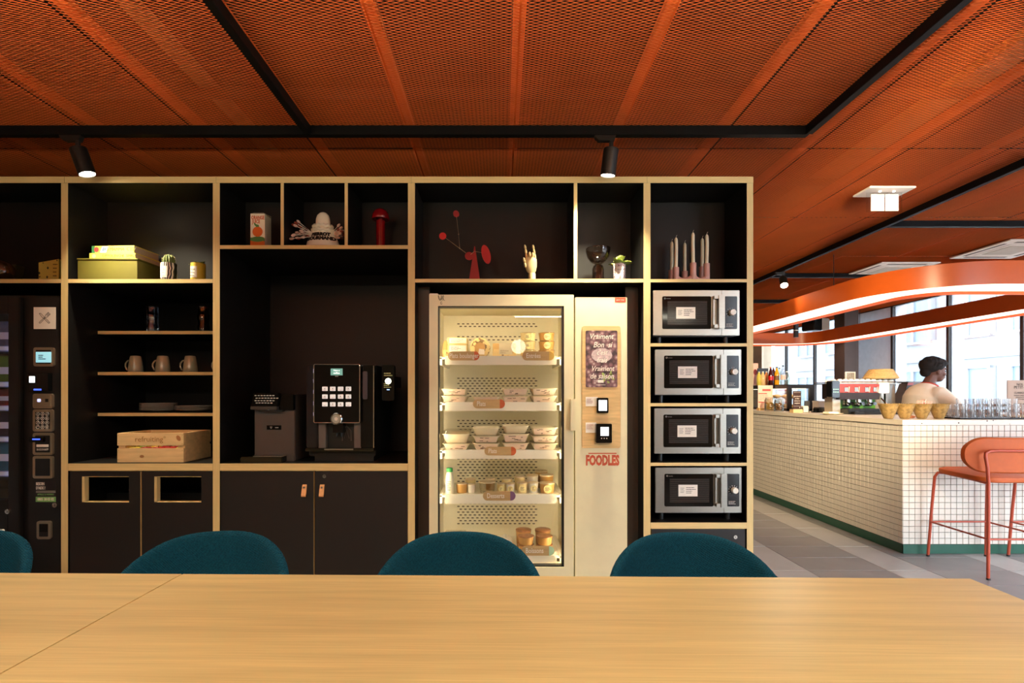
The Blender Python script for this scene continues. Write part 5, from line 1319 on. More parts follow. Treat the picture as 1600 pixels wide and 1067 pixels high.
b = B().box(CX0-.012, 4.27, CY0-.012, CY1, 1.067, CT).box(4.27, CX1+.01, CY0-.012, 4.87, 1.067, CT).box(CX1-.62, CX1+.01, 4.87, CY1, 1.067, CT)
single('countertop', b.shift((-CX0, -CY0, 0)), TERR, 'speckled pale terrazzo worktop over the tiled counter', 'worktop', (CX0, CY0, 0))
ct = CT+.0008
# inner work unit behind the barista
t = thing('work_unit', 'low steel work unit inside the counter behind the barista', 'cabinet', (4.85, 6.75, 0))
P('cabinet', B().box(-.4, .42, -.3, .3, .08, 1.06), STEEL, t, bev=.004); P('top', B().box(-.42, .44, -.32, .32, 1.0605, 1.10), STEEL, t, bev=.003); P('kick_plate', B().box(-.38, .4, -.26, .28, 0, .08), BLACK, t)
P('drawer_front', B().box(-.38, 0, -.306, -.3005, .12, 1.02), mat('drawer_steel', (160, 156, 150), .35, .8), t, bev=.002); P('drawer_front', B().box(.02, .4, -.306, -.3005, .12, 1.02), mat('drawer_steel', (160, 156, 150), .35, .8), t, bev=.002)

def at(px, D): return (px-783)*D/F_PX
def hz(py, D): return EYE+(616-py)*D/F_PX
# amber bowls
AMB = glass('amber_bowl_glass', (.80, .62, .32), .10); AMB2 = mat('amber_glaze', (150, 120, 70), .2, var=.35, scale=40)
D = 4.40
bl = thing('glass_bowl', 'amber ribbed glass bowl, leftmost of the row on the counter corner', 'bowl', (at(1388, D), D, ct), 0, 'amber glass bowls on the counter')
b = B().lathe([(.028, 0), (.034, .004), (.052, .05), (.066, .092), (.075, .128), (.0735, .129), (.063, .092), (.049, .05), (.03, .012), (1e-6, .01)], (0,0,0), 28)
b.v = [(x*(1+.012*math.cos(14*math.atan2(y, x))), y*(1+.012*math.cos(14*math.atan2(y, x))), z) for x, y, z in b.v]
P('bowl_wall', b, AMB2, bl, smooth=True)
b = B()
for i in range(28): b.ball((.0742*math.cos(i*.2244), .0742*math.sin(i*.2244), .128), .0045, 6)
P('beaded_rim', b, AMB2, bl); reg(bl)
for p, lb in ((1413.5, 'second from the left'), (1440, 'third from the left with packets inside'), (1467, 'rightmost')): dup(bl, (at(p, D), D, ct), label='amber ribbed glass bowl on the counter corner, '+lb)
for i in range(9):
    t = thing('sugar_packet', 'small red and white packet in the third amber bowl', 'packet', (at(1440, D)+random.uniform(-.04, .04), D+random.uniform(-.03, .03), ct+.08+.003*i), random.uniform(0, 3), 'packets in the third amber bowl')
    M = Matrix.Rotation(random.uniform(.3, 1.2), 4, 'X')
    P('paper', B().add(B().box(-.022, .022, -.003, .003, 0, .07), M), mat('packet_paper', (226, 190, 176), .6, var=.2, scale=60), t); P('print_stripe', B().add(B().box(-.0225, .0225, -.0035, .0035, .02, .04), M), mat('packet_red', (176, 62, 50), .6), t)
t = thing('orange_crumpet', 'small orange snack lying between the amber bowls', 'snack', (at(1427, 4.5), 4.52, ct)); P('snack_body', B().ball((0, 0, .012), .022, 12, sz=.55, sx=1.6), mat('orange_snack', (222, 140, 90), .6), t, smooth=True); P('glaze', B().ball((0, 0, .017), .016, 10, sz=.55, sx=1.6), mat('snack_glaze', (236, 170, 120), .4), t, smooth=True)
# glasses on a tray
D = 4.42
t = thing('serving_tray', 'thin black tray under the clear tumblers', 'tray', (at(1538, D), D, ct)); P('tray_base', B().box(-.32, .32, -.12, .14, 0, .006), BLACK, t, bev=.002); P('tray_rim', B().tube([(-.32, -.12, .008), (.32, -.12, .008), (.32, .14, .008), (-.32, .14, .008)], .004, 6, closed=True), BLACK, t)
CLR = glass('clear_tumbler', (.985, .985, .985), .04, graze=.3, haze=.05); CLRR = glass('tumbler_rib', (.98, .98, .98), .12, graze=.4, haze=.45)
tu = None; wv = ('bottom', 'middle', 'top')
for row in range(2):
    for c in range(8):
        for lv in range(3):
            if lv == 2 and (c in (0, 7) or (row == 0 and c < 2)): continue
            loc = (at(1490.5+13.4*c, D)+row*.02, D-.06+.095*row, ct+.0065+.046*lv)
            lab = 'clear ribbed tumbler on the tray, %s of stack %s from the left, %s row' % (wv[lv], ('one', 'two', 'three', 'four', 'five', 'six', 'seven', 'eight')[c], ('front', 'rear')[row])
            if tu is None:
                tu = thing('tumbler', lab, 'glass', loc, 0, 'clear tumblers on the counter tray')
                b = B().lathe([(.027, 0), (.028, .003), (.0355, .066), (.036, .076), (.0345, .076), (.033, .064), (.026, .008), (1e-6, .007)], (0,0,0), 20)
                P('glass_wall', b, CLR, tu, smooth=True)
                rb = B()
                for i in range(12): a = i*.5236; rb.tube([(.0285*math.cos(a), .0285*math.sin(a), .004), (.036*math.cos(a), .036*math.sin(a), .064)], .0013, 4)
                P('ribs', rb, CLRR, tu); reg(tu)
            else: dup(tu, loc, label=lab)
# menu board at the right
D = 4.62
t = thing('menu_board', 'taupe standing menu board with dark lettering at the right end of the counter', 'menu', (at(1574, D)+.185, D, ct))
TAU = mat('taupe_board', (176, 150, 132), .6)
h = hz(594, D)-ct
P('board', B().box(-.185, .185, 0, .008, .02, h), TAU, t, bev=.002); P('stand', B().box(-.2, .2, -.035, .05, 0, .022), PINE, t, bev=.003)
for s, sz_, z, x, al in (('NOS FORMULES', .030, .315-.01, 0, 'CENTER'), ('PETIT-DÉJEUNER', .036, .278, 0, 'CENTER'), ('CLASSIQUE', .024, .228, -.125, 'LEFT'), ('boisson chaude', .017, .205, -.125, 'LEFT'), ('viennoiserie', .017, .188, -.11, 'LEFT'), ('jus d\'orange', .017, .171, -.11, 'LEFT'), ('PREMIUM', .026, .122, -.125, 'LEFT'), ('boisson chaude', .017, .1, -.12, 'LEFT'), ('tartine, jus', .017, .083, -.1, 'LEFT')):
    txt(s, sz_, (x, -.0008, z*h/.345), INK, t, align=al, sx=.95)
t = thing('dried_flowers', 'small bunch of orange dried flowers before the menu board', 'flowers', (at(1599, 4.5), 4.5, ct))
b = B(); fb = B()
P('pot', B().lathe([(.03, 0), (.034, .03), (.03, .03), (1e-6, .02)], (0,0,0), 14), PINE, t)
for i in range(26):
    a = random.uniform(0, 6.28); r = random.uniform(.02, .09); z = random.uniform(.04, .075); b.tube([(0, 0, .02), (r*.5*math.cos(a), r*.5*math.sin(a), z*.8), (r*math.cos(a), r*math.sin(a), z)], .0012, 4); fb.ball((r*math.cos(a), r*math.sin(a), z), .009, 6)
P('stems', b, mat('dried_stem', (150, 110, 70), .8), t, kind='stuff'); P('blooms', fb, mat('dried_bloom', (196, 112, 64), .8, var=.2), t, kind='stuff')

# espresso machine
D = 5.5; k_ = D/F_PX
em = thing('espresso_machine', 'large espresso machine with red front and green splashback', 'espresso machine', (at(1345, D), D, ct))
X = lambda p: (p-1345)*k_
Zl = lambda p: hz(p, D)-ct
REDP = mat('red_enamel', (168, 52, 34), .25, var=.05)
P('drip_base', B().box(X(1312), X(1398), -.14, .45, 0, .055).box(X(1316), X(1374), -.2, -.14, .0, .03), BLACK, em, bev=.004); P('drip_grid', B().box(X(1317), X(1372), -.13, .02, .055, .06), mat('dark_grid', (52, 46, 44), .35, .6), em)
P('splashback', B().box(X(1314), X(1376), .06, .08, .055, Zl(624)), mat('green_enamel', (84, 146, 46), .3, var=.12, scale=8), em)
P('head_box', B().box(X(1304), X(1366), -.08, .22, Zl(624), Zl(600)), mat('dark_bronze', (46, 32, 26), .3, .3), em, bev=.004)
fp = P('red_front', B().prism([(X(1300), Zl(613.5)), (X(1361.5), Zl(613.5)), (X(1364.5), Zl(600.5)), (X(1300), Zl(600.5))], -.095, -.078), REDP, em, bev=.002)
for p in (1313, 1328.5, 1344.5, 1357):
    w = .042 if p < 1350 else .036
    P('display', B().box(X(p)-w/2, X(p)+w/2, -.0975, -.095, Zl(612), Zl(605)), BGLOSS, fp); lb = B()
    for r in range(3):
        for c in range(4): lb.box(X(p)-w*.4+c*w*.22, X(p)-w*.4+c*w*.22+w*.12, -.098, -.0975, Zl(611.3)+r*.0145, Zl(611.3)+r*.0145+.008)
    P('display_digits', lb, emis('digit_glow', (235, 245, 240), 1.4), fp)
    P('display_trim', B().prism([(X(p)+w/2, Zl(612.6)), (X(p)+w/2+.008, Zl(612.6)), (X(p)+w/2+.014, Zl(604.4)), (X(p)+w/2+.006, Zl(604.4))], -.0985, -.095), mat('pink_trim', (255, 190, 170), .4), fp)
P('side_module', B().prism(rrect(X(1289), X(1301), Zl(622), Zl(595), .02), -.12, -.02), BGLOSS, em, bev=.004); lb = B()
for r in range(2):
    for c in range(3): lb.prism(disc(X(1291.5+3.2*c), Zl(608.5+4*r), .0045, 8), -.1206, -.12)
P('green_buttons', lb, emis('green_leds', (190, 255, 200), 2), em)
P('left_leg', B().box(X(1299), X(1311.5), -.02, .12, 0, Zl(622)), mat('warm_steel', (200, 190, 172), .35, .6), em, bev=.004)
P('right_column', B().lathe([(.17, 0), (.175, .02), (.175, Zl(599)), (.16, Zl(597))], (X(1386)+.02, .2, 0), 28), STEEL, em, smooth=True)
P('right_front', B().box(X(1363.5), X(1380), -.09, .3, Zl(614), Zl(598)), WHITEP, em, bev=.004); P('steam_column', B().box(X(1377.5), X(1380.5), -.06, -.03, .05, Zl(615)), STEEL, em)
for i, p in enumerate((1320, 1337, 1354)):
    P('group_head', B().cyl((X(p), -.03, Zl(628)), .033, .03, 18).cyl((X(p), -.03, Zl(632)), .037, .022, 18), CHROME, em, smooth=True)
    P('portafilter', B().tube([(X(p), -.05, Zl(629.5)), (X(p)-.05, -.19, Zl(630))], [.013, .018], 10).cyl((X(p), -.03, Zl(634)), .034, .018, 16), BGLOSS, em, smooth=True)
P('steam_wand', B().tube([(X(1366), -.1, Zl(622)), (X(1368), -.15, Zl(630)), (X(1372), -.17, Zl(640))], .007, 8).tube([(X(1370), -.165, Zl(634)), (X(1372), -.17, Zl(640))], .014, 10), CHROME, em, smooth=True)
P('cup_rail', B().tube([(X(1305), -.07, Zl(597)), (X(1400), -.07, Zl(597)), (X(1400), .36, Zl(597)), (X(1305), .36, Zl(597))], .005, 6, closed=True), CHROME, em)
P('cup_tray', B().box(X(1305), X(1400), -.07, .37, Zl(600), Zl(598.5)), STEEL, em)
ztop = ct+Zl(598.5)+.0006
cup0 = None
CUPM = mat('white_porcelain', (246, 242, 236), .2, var=.01)
for r in range(3):
    for c in range(10):
        loc = (at(1312+8.8*c, D), D+.0+.10*r, ztop); lab = 'white espresso cup on the machine, %s from left in %s row' % (('one', 'two', 'three', 'four', 'five', 'six', 'seven', 'eight', 'nine', 'ten')[c], ('front', 'middle', 'rear')[r])
        if cup0 is None:
            cup0 = thing('espresso_cup', lab, 'cup', loc, 0, 'espresso cups on the machine'); P('cup_wall', B().lathe([(.027, 0), (.029, .004), (.026, .03), (.018, .042), (.015, .044), (1e-6, .044)], (0,0,0), 18), CUPM, cup0, smooth=True); P('handle', B().tube([(.024, 0, .03), (.036, 0, .026), (.038, 0, .014), (.027, 0, .008)], .003, 6), CUPM, cup0, smooth=True); reg(cup0)
        else: dup(cup0, loc, label=lab)
BSK = mat('woven_straw', (206, 170, 110), .7, var=.25, scale=60, stretch=(1, 1, 3), bump=.6)
t = thing('straw_basket', 'woven straw basket turned upside down on the espresso machine', 'basket', (at(1376, D+.05), D+.05, ztop+.046))
b = B().lathe([(.158, 0), (.162, .012), (.152, .03), (.13, .065), (.108, .098), (.1, .104), (1e-6, .104)], (0,0,0), 32)
P('weave', b, BSK, t, smooth=True); rr = B()
for z, r in ((.012, .162), (.034, .150), (.05, .141), (.066, .131), (.082, .12), (.098, .109)): rr.tube([(r*math.cos(i*.1963), r*math.sin(i*.1963), z+.002*(i % 2)) for i in range(32)], .005, 6, closed=True)
P('woven_rings', rr, BSK, t, smooth=True)
t = thing('picture_frame', 'small white framed card standing behind the espresso cups', 'frame', (at(1333, D+.3), D+.35, ztop)); P('frame', B().box(-.055, .055, 0, .012, .0, .135).box(-.058, .058, -.006, 0, .0, .012).box(-.058, .058, -.006, 0, .125, .137).box(-.058, -.046, -.006, 0, .012, .125).box(.046, .058, -.006, 0, .012, .125), WHITEP, t); P('card', B().box(-.046, .046, -.0015, 0, .012, .125), mat('grey_card', (150, 146, 140), .6, var=.35, scale=40), t)

# things left of the machine
t = thing('sugar_caddy', 'small black caddy beside the espresso machine', 'caddy', (at(1280, 5.9), 5.9, ct)); P('caddy_box', B().box(-.05, .05, -.04, .04, 0, .05).box(-.07, .09, -.06, .05, 0, .012), BGLOSS, t, bev=.004); P('lid', B().box(-.045, .045, -.035, .035, .05, .062), mat('dark_lid', (58, 50, 48), .4), t, bev=.003)
t = thing('serving_plate', 'wide cream plate on the counter left of the espresso machine', 'plate', (at(1298, 5.28), 5.28, ct)); P('plate_body', B().lathe([(.06, 0), (.07, .004), (.11, .014), (.112, .017), (.07, .008), (1e-6, .006)], (0,0,0), 30), mat('cream_plate', (226, 214, 186), .3), t, smooth=True); P('napkin_stack', B().box(-.05, .05, -.05, .05, .008, .03), WHITE, t, bev=.002)
t = thing('pastry_box', 'white pastry box behind the black caddy', 'box', (at(1284, 6.3), 6.3, ct)); P('box_body', B().box(-.08, .08, -.06, .06, 0, .11), WHITE, t, bev=.003); P('lid', B().box(-.083, .083, -.063, .063, .11, .13), WHITEP, t, bev=.003)

# glass display case and what stands on and before it
D = 6.4
X0c, X1c = 3.62, 3.945; Yc0, Yc1 = 6.42, 8.3; zt_ = hz(600.5, D)
t = thing('display_case', 'black framed glass display case on the counter', 'display case', (X0c, Yc0, ct))
BF = mat('case_frame', (24, 24, 28), .35); q = .035
fb = B()
for x in (X0c, X1c-.05):
    for y in (Yc0, Yc1-q): fb.box(x, x+(.05 if x > 3.6 else .02), y, y+q, ct, zt_-.05)
P('corner_posts', fb, BF, t, w=True); P('top_frame', B().box(X0c, X1c, Yc0, Yc1, zt_-.05, zt_), BF, t, w=True); P('base_frame', B().box(X0c, X1c, Yc0, Yc1, ct, ct+.03), BF, t, w=True)
P('side_panel', B().box(X1c-.11, X1c-.05, Yc0+.002, Yc0+.02, ct+.03, ct+.13), mat('case_grey', (80, 82, 84), .4), t, w=True)
P('glass_front', B().box(X0c+.004, X0c+.010, Yc0+q, Yc1-q, ct+.03, zt_-.05), glass('case_glass', (.95, .98, .98), .09), t, w=True); P('glass_end', B().box(X0c+.02, X1c-.05, Yc0+.008, Yc0+.014, ct+.03, zt_-.05), glass('case_glass', (.95, .98, .98), .09), t, w=True)
P('inner_shelf', B().box(X0c+.012, X1c-.02, Yc0+.03, Yc1-.03, ct+.15, ct+.156), glass('case_glass', (.95, .98, .98), .09), t, w=True)
P('case_light', B().box(X0c+.05, X1c-.06, Yc0+.06, Yc1-.06, zt_-.056, zt_-.0505), emis('case_led', (255, 240, 214), 3), t, w=True)
for i in range(8):
    o = thing('pastry', 'golden pastry inside the glass display case, %s shelf, %s' % (('lower', 'upper')[i // 4], ('nearest', 'second', 'third', 'farthest')[i % 4]), 'pastry', (3.76+.03*(i % 2), 6.56+.2*(i % 4), ct+.0305 if i < 4 else ct+.157), .4*i, 'pastries in the display case')
    P('crust', B().ball((0, 0, .026), .05, 14, sz=.52, sx=1.35), mat('pastry_crust', (222, 168, 92), .5, var=.25, scale=40), o, smooth=True); P('icing', B().ball((0, 0, .036), .034, 12, sz=.5, sx=1.3), mat('icing', (240, 222, 190), .4), o, smooth=True)
# bottles on the case
def bottle(p, D, h, r, lab, body, capc, band=None, neck=.32, cat='bottle', hollow=0):
    o = thing('drink_bottle', lab, cat, (at(p, D), D, zt_+.0006), 0, 'drink bottles on the display case')
    P('bottle_body', B().lathe([(r*.85, 0), (r, .006), (r, h*(1-neck-.1)), (r*.8, h*(1-neck+.02)), (r*.36, h*.92), (r*.34, h*.95)], (0,0,0), 18), body, o, smooth=True)
    P('cap', B().cyl((0, 0, h*.945), r*.44, h*.06, 14), capc, o)
    if band: P('label_band', B().lathe([(r*1.015, h*.28), (r*1.015, h*.52)], (0,0,0), 18, close=True), band, o, smooth=True)
COLA = mat('cola', (60, 16, 12), .1); REDB = mat('cola_label', (200, 22, 24), .4); ORJ = mat('orange_soda', (232, 160, 30), .12); JUI = mat('lemon_juice', (214, 196, 84), .15); JUO = mat('carrot_juice', (226, 150, 90), .15); WTR = glass('water_bottle', (.86, .94, .84), .12); REDC = mat('cap_red', (190, 30, 36), .4); DKC = mat('cap_dark', (40, 44, 56), .4)
bottle(1204.5, 7.15, .255, .033, 'cola bottle with a red cap and label on the display case', COLA, REDC, REDB); bottle(1208.5, 7.26, .258, .033, 'cola bottle with a black cap just behind the red capped one', COLA, BLACK, REDB)
bottle(1213.8, 7.08, .255, .031, 'orange soda bottle with a blue cap on the display case', ORJ, DKC, mat('brown_label', (120, 82, 40), .5)); bottle(1217.8, 7.22, .25, .03, 'clear green water bottle right of the orange soda', WTR, DKC)
bottle(1223.5, 6.96, .27, .034, 'clear water bottle with an orange mark and dark cap', glass('water_clear', (.95, .96, .96), .2), DKC, mat('white_orange_label', (238, 200, 186), .5, var=.2)); bottle(1229.5, 7.0, .19, .034, 'short clear bottle at the right end of the bottle row', WTR, WHITEP)
for i, (p, m, nm) in enumerate(((1186, JUI, 'yellow'), (1192, mat('peach_juice', (232, 196, 140), .15), 'peach'), (1197.8, JUO, 'orange'))): bottle(p, 7.40+.0*i, .205, .032, 'small %s juice bottle with a white cap on the display case' % nm, m, WHITEP, None, .3)
o = thing('cocoa_box', 'pink printed box on the display case at the shelving edge', 'box', (at(1175, 7.75), 7.75, zt_+.0006)); P('box_body', B().box(-.075, .075, -.04, .04, 0, .345), mat('pink_box', (232, 184, 160), .6, var=.12), o, bev=.002); P('berry_print', B().prism(disc(.03, .21, .035, 14, .8, 1.3), -.0408, -.04).box(.02, .03, -.0408, -.04, .03, .17), mat('berry_print', (140, 50, 52), .6), o)
o = thing('shelf_sign', 'dark low sign behind the juice bottles', 'sign', (at(1192, 7.55), 7.55, zt_+.0006)); P('sign_face', B().box(-.08, .08, 0, .01, .16, .26), BLACK, o); P('sign_stand', B().box(-.006, .006, 0, .01, 0, .16), BLACK, o)
# before the case
D = 6.75
t = thing('price_list', 'pink price list in a stand at the left end of the counter', 'menu', (at(1196, D), D, ct)); h = hz(602, D)-ct
P('sheet', B().box(-.098, .098, 0, .004, .03, h), mat('pink_sheet', (238, 206, 186), .6), t); P('foot', B().box(-.1, .1, -.03, .04, 0, .03), mat('stand_wood', (206, 170, 110), .5), t, bev=.003)
RB = mat('red_print', (206, 92, 84), .6); lb = B().box(-.04, .07, -.0006, 0, h*.77, h*.85).box(-.09, .02, -.0006, 0, h*.65, h*.69).box(-.09, .02, -.0006, 0, h*.3, h*.345); lines(lb, -.08, .06, h*.4, h*.62, 4, -.0001, frac=.25, seed=30); lines(lb, -.08, .06, h*.12, h*.28, 3, -.0001, frac=.25, seed=31); P('sheet_print', lb, RB, t)
JGL = glass('jar_clear', (.93, .95, .92), .14)
for i, (p, D, r, h, lab) in enumerate(((1203, 6.45, .063, .175, 'glass jar of golden biscuits, left one'), (1217, 6.22, .054, .155, 'glass jar of brown biscuits, right one'))):
    t = thing('biscuit_jar', lab+', before the display case', 'jar', (at(p, D), D, ct)); P('jar_wall', B().lathe([(r*.95, 0), (r, .006), (r, h*.78), (r*.82, h*.86), (r*.82, h*.9), (r*.78, h*.9), (r*.95, h*.77), (r*.95, .008), (1e-6, .007)], (0,0,0), 24), JGL, t, smooth=True); P('lid', B().lathe([(r*.86, h*.9), (r*.86, h*.96), (r*.3, h), (1e-6, h*1.0)], (0,0,0), 20), JGL, t, smooth=True)
    b = B()
    for q in range(16):
        a = 2.4*q; rr_ = r*.58*math.sqrt((q % 8+.3)/8); b.ball((rr_*math.cos(a), rr_*math.sin(a), .022+.0052*q), r*.32, 8, sz=.55)
    P('biscuits', b, mat('biscuit_gold' if i == 0 else 'biscuit_brown', (222, 170, 80) if i == 0 else (168, 112, 64), .6, var=.2, scale=40), t, kind='stuff', smooth=True)
D = 5.85
t = thing('chalk_card', 'tall dark brown card with white script on a wooden block', 'sign', (at(1245.5, D), D, ct)); h = hz(611, D)-ct
P('block', B().box(-.06, .05, -.03, .05, 0, .04), PINE, t, bev=.003); P('card', B().box(-.046, .046, 0, .006, .04, h), mat('chocolate_card', (58, 32, 26), .6), t)
for i, s in enumerate(('gourmande', 'et bien', 'entourée', 'toujours')): txt(s, .0225, (0, -.0006, h*.76-.026*i), WHITE, t, shear=.3, sx=.8)
lb = B().box(-.04, .04, -.0005, 0, h*.94, h*.948).box(-.04, .04, -.0005, 0, h*.30, h*.307).prism(disc(.03, h*.24, .006, 6), -.0005, 0); P('card_rule', lb, WHITE, t)
t = thing('napkin_holder', 'clear holder of white napkins right of the brown card', 'holder', (at(1257, 5.95), 5.95, ct)); P('napkins', B().box(-.03, .03, -.03, .05, .004, .075), WHITE, t, bev=.004); P('holder', B().box(-.038, -.033, -.035, .055, 0, .06).box(.033, .038, -.035, .055, 0, .06).box(-.033, .033, -.035, .055, 0, .003), JGL, t)

# coffee grinder behind the barista
D = 6.6; X = lambda p: (p-1420)*D/F_PX
cg = thing('coffee_grinder', 'black and grey coffee grinder behind the barista', 'grinder', (at(1420, D), D, 1.1006)); Zl = lambda p: hz(p, D)-1.1006
P('grinder_body', B().prism([(X(1405), 0), (X(1440), 0), (X(1440), Zl(598)), (X(1416), Zl(598)), (X(1411), Zl(612)), (X(1405), Zl(623))], -.08, .12), mat('grinder_grey', (110, 108, 110), .35), cg, bev=.008); P('front_panel', B().prism([(X(1404), Zl(622)), (X(1411), Zl(622)), (X(1419), Zl(598)), (X(1410), Zl(598))], -.086, -.08), BLACK, cg); P('hopper_label', B().prism([(X(1409), Zl(602)), (X(1418), Zl(602)), (X(1419), Zl(598)), (X(1411), Zl(598))], -.088, -.086), mat('label_rose', (170, 90, 92), .5), cg)
P('lower_box', B().box(X(1411), X(1421), -.1, -.08, Zl(640), Zl(625)), BLACK, cg); P('lid', B().box(X(1412), X(1440), -.07, .11, Zl(598)+.0005, Zl(596)), mat('mesh_lid', (140, 136, 134), .4), cg)

# ================================================================ PERSON (barista)
def skin_mesh(name, pts, edges, root=0, lev=2):
    me = bpy.data.meshes.new(name); me.from_pydata([p[:3] for p in pts], edges, [])
    o = link(name, me); m = o.modifiers.new('s', 'SKIN'); m.use_smooth_shade = True
    sk = me.skin_vertices[0].data
    for i, p in enumerate(pts): sk[i].radius = (p[3], p[4] if len(p) > 4 else p[3]); sk[i].use_root = (i == root)
    o.modifiers.new('u', 'SUBSURF').levels = lev
    bpy.context.view_layer.update()
    r = bpy.data.meshes.new_from_object(o.evaluated_get(bpy.context.evaluated_depsgraph_get()))
    bpy.data.objects.remove(o)
    return r
def to_b(me):
    b = B(); b.v = [tuple(v.co) for v in me.vertices]; b.f = [tuple(p.vertices) for p in me.polygons]; b.m = [0]*len(b.f); return b
def remesh(b, vox, smooth_it=4):
    me = b.mesh('r', []); o = link('r', me); m = o.modifiers.new('r', 'REMESH'); m.mode = 'VOXEL'; m.voxel_size = vox; s = o.modifiers.new('s', 'SMOOTH'); s.iterations = smooth_it; s.factor = .5
    bpy.context.view_layer.update(); r = bpy.data.meshes.new_from_object(o.evaluated_get(bpy.context.evaluated_depsgraph_get())); bpy.data.objects.remove(o)
    r.polygons.foreach_set('use_smooth', [True]*len(r.polygons)); return r
SKN = mat('dark_skin', (104, 68, 56), .5, var=.06); HAIR = mat('black_hair', (24, 19, 18), .9, var=.2, scale=80, bump=.8); TEE = mat('cream_tee', (240, 226, 206), .85, var=.03, bump=.15); TRS = mat('dark_trousers', (40, 40, 46), .85)
per = thing('person', 'barista in a cream t-shirt and red neckband, seen in profile behind the counter', 'person', (4.64, 5.62, 0))
hd = Vector((.155, 0, 1.575))                   # head centre
pts = [(0, 0, .93, .13, .11), (.0, 0, 1.06, .115, .10), (.02, 0, 1.19, .12, .10), (.05, 0, 1.31, .10, .085), (.085, 0, 1.40, .062), (.12, 0, 1.475, .055),
       (.06, -.15, 1.33, .05), (.13, -.235, 1.21, .046), (.215, -.25, 1.10, .042), (.32, -.275, 1.105, .034), (.41, -.29, 1.125, .026),
       (.06, .15, 1.33, .05), (.16, .22, 1.22, .046), (.27, .2, 1.13, .042), (.38, .1, 1.13, .034), (.46, .02, 1.14, .026),
       (.0, -.095, .86, .095), (.02, -.1, .5, .065), (-.01, -.1, .1, .042), (.07, -.1, .035, .035), (.15, -.1, .025, .028),
       (.0, .095, .86, .095), (-.03, .1, .5, .065), (-.07, .1, .1, .042), (.01, .1, .035, .035), (.09, .1, .025, .028)]
ed = [(0,1),(1,2),(2,3),(3,4),(4,5),(3,6),(6,7),(7,8),(8,9),(9,10),(3,11),(11,12),(12,13),(13,14),(14,15),(0,16),(16,17),(17,18),(18,19),(19,20),(0,21),(21,22),(22,23),(23,24),(24,25)]
body = to_b(skin_mesh('body', pts, ed))
# head in profile, facing +X: skull, jaw, nose, lips, ear
hb = B()
hb.ball((hd.x-.012, 0, hd.z+.022), .098, 24, sx=1.02, sy=.78, sz=1.0); hb.ball((hd.x+.026, 0, hd.z-.035), .072, 20, sx=1.0, sy=.80, sz=1.12); hb.ball((hd.x+.05, 0, hd.z-.085), .034, 14, sx=.95, sy=.95, sz=.8)
hb.ball((hd.x+.098, 0, hd.z-.022), .017, 12, sx=.9, sy=.95, sz=.9); hb.ball((hd.x+.09, 0, hd.z-.005), .012, 10, sx=.8, sy=.8, sz=1.8); hb.ball((hd.x+.086, 0, hd.z-.056), .017, 12, sx=.9, sy=1.5, sz=.55); hb.ball((hd.x+.083, 0, hd.z-.070), .017, 12, sx=.85, sy=1.4, sz=.6)
hb.ball((hd.x+.075, 0, hd.z+.033), .03, 12, sx=.7, sy=1.7, sz=.45)
for s in (-1, 1):
    hb.ball((hd.x-.008, s*.078, hd.z-.012), .026, 12, sx=.72, sy=.35, sz=1.1); hb.ball((hd.x+.06, s*.04, hd.z-.028), .03, 12, sx=.9, sy=.8, sz=.8)
hb.tube([(.085, 0, 1.40), (.125, 0, 1.50), (hd.x-.01, 0, hd.z-.03)], .054, 14)
Mh = Matrix.Translation(hd) @ Matrix.Rotation(R(-10), 4, 'Z') @ Matrix.Rotation(R(6), 4, 'Y') @ Matrix.Translation(-hd)
body.add(hb, Mh)
# hands: palm, four fingers and a thumb each, slightly curled
def hand(b, w, fwd, side, up, flip):
    f = Vector(fwd).normalized(); u = Vector(up).normalized(); s = f.cross(u).normalized()*flip; w = Vector(w)
    q = B(); q.ball((0, 0, 0), 1, 14)
    Mm = Matrix.Translation(w+f*.045) @ Matrix(((f.x*.05, s.x*.040, u.x*.016, 0), (f.y*.05, s.y*.040, u.y*.016, 0), (f.z*.05, s.z*.040, u.z*.016, 0), (0, 0, 0, 1)))
    b.add(q, Mm)
    for i, (o_, l) in enumerate(((-.028, .062), (-.010, .072), (.009, .068), (.027, .052))):
        p = w+f*.078+s*o_; q1 = p+f*l*.42+u*.004; q2 = q1+f*l*.3-u*l*.22; q3 = q2+f*l*.12-u*l*.3
        b.tube([w+f*.05+s*o_*.8, p, q1, q2, q3], [.009, .0095, .009, .0082, .007], 8); b.ball(tuple(q3), .0072, 8)
    p = w+f*.022-s*.032; q1 = p+f*.028-s*.022-u*.006; q2 = q1+f*.028-s*.006-u*.012
    b.tube([w+f*.02-s*.015, p, q1, q2], [.012, .0115, .0105, .0085], 8); b.ball(tuple(q2), .0088, 8)
hand(body, (.41, -.29, 1.125), (1, -.15, .02), 0, (0, 0, 1), 1); hand(body, (.46, .02, 1.14), (1, -.6, .0), 0, (0, 0, 1), -1)
me = remesh(body, .0065, 3); me.name = 'body'; me.materials.append(SKN); o = link('body', me); o.parent = per
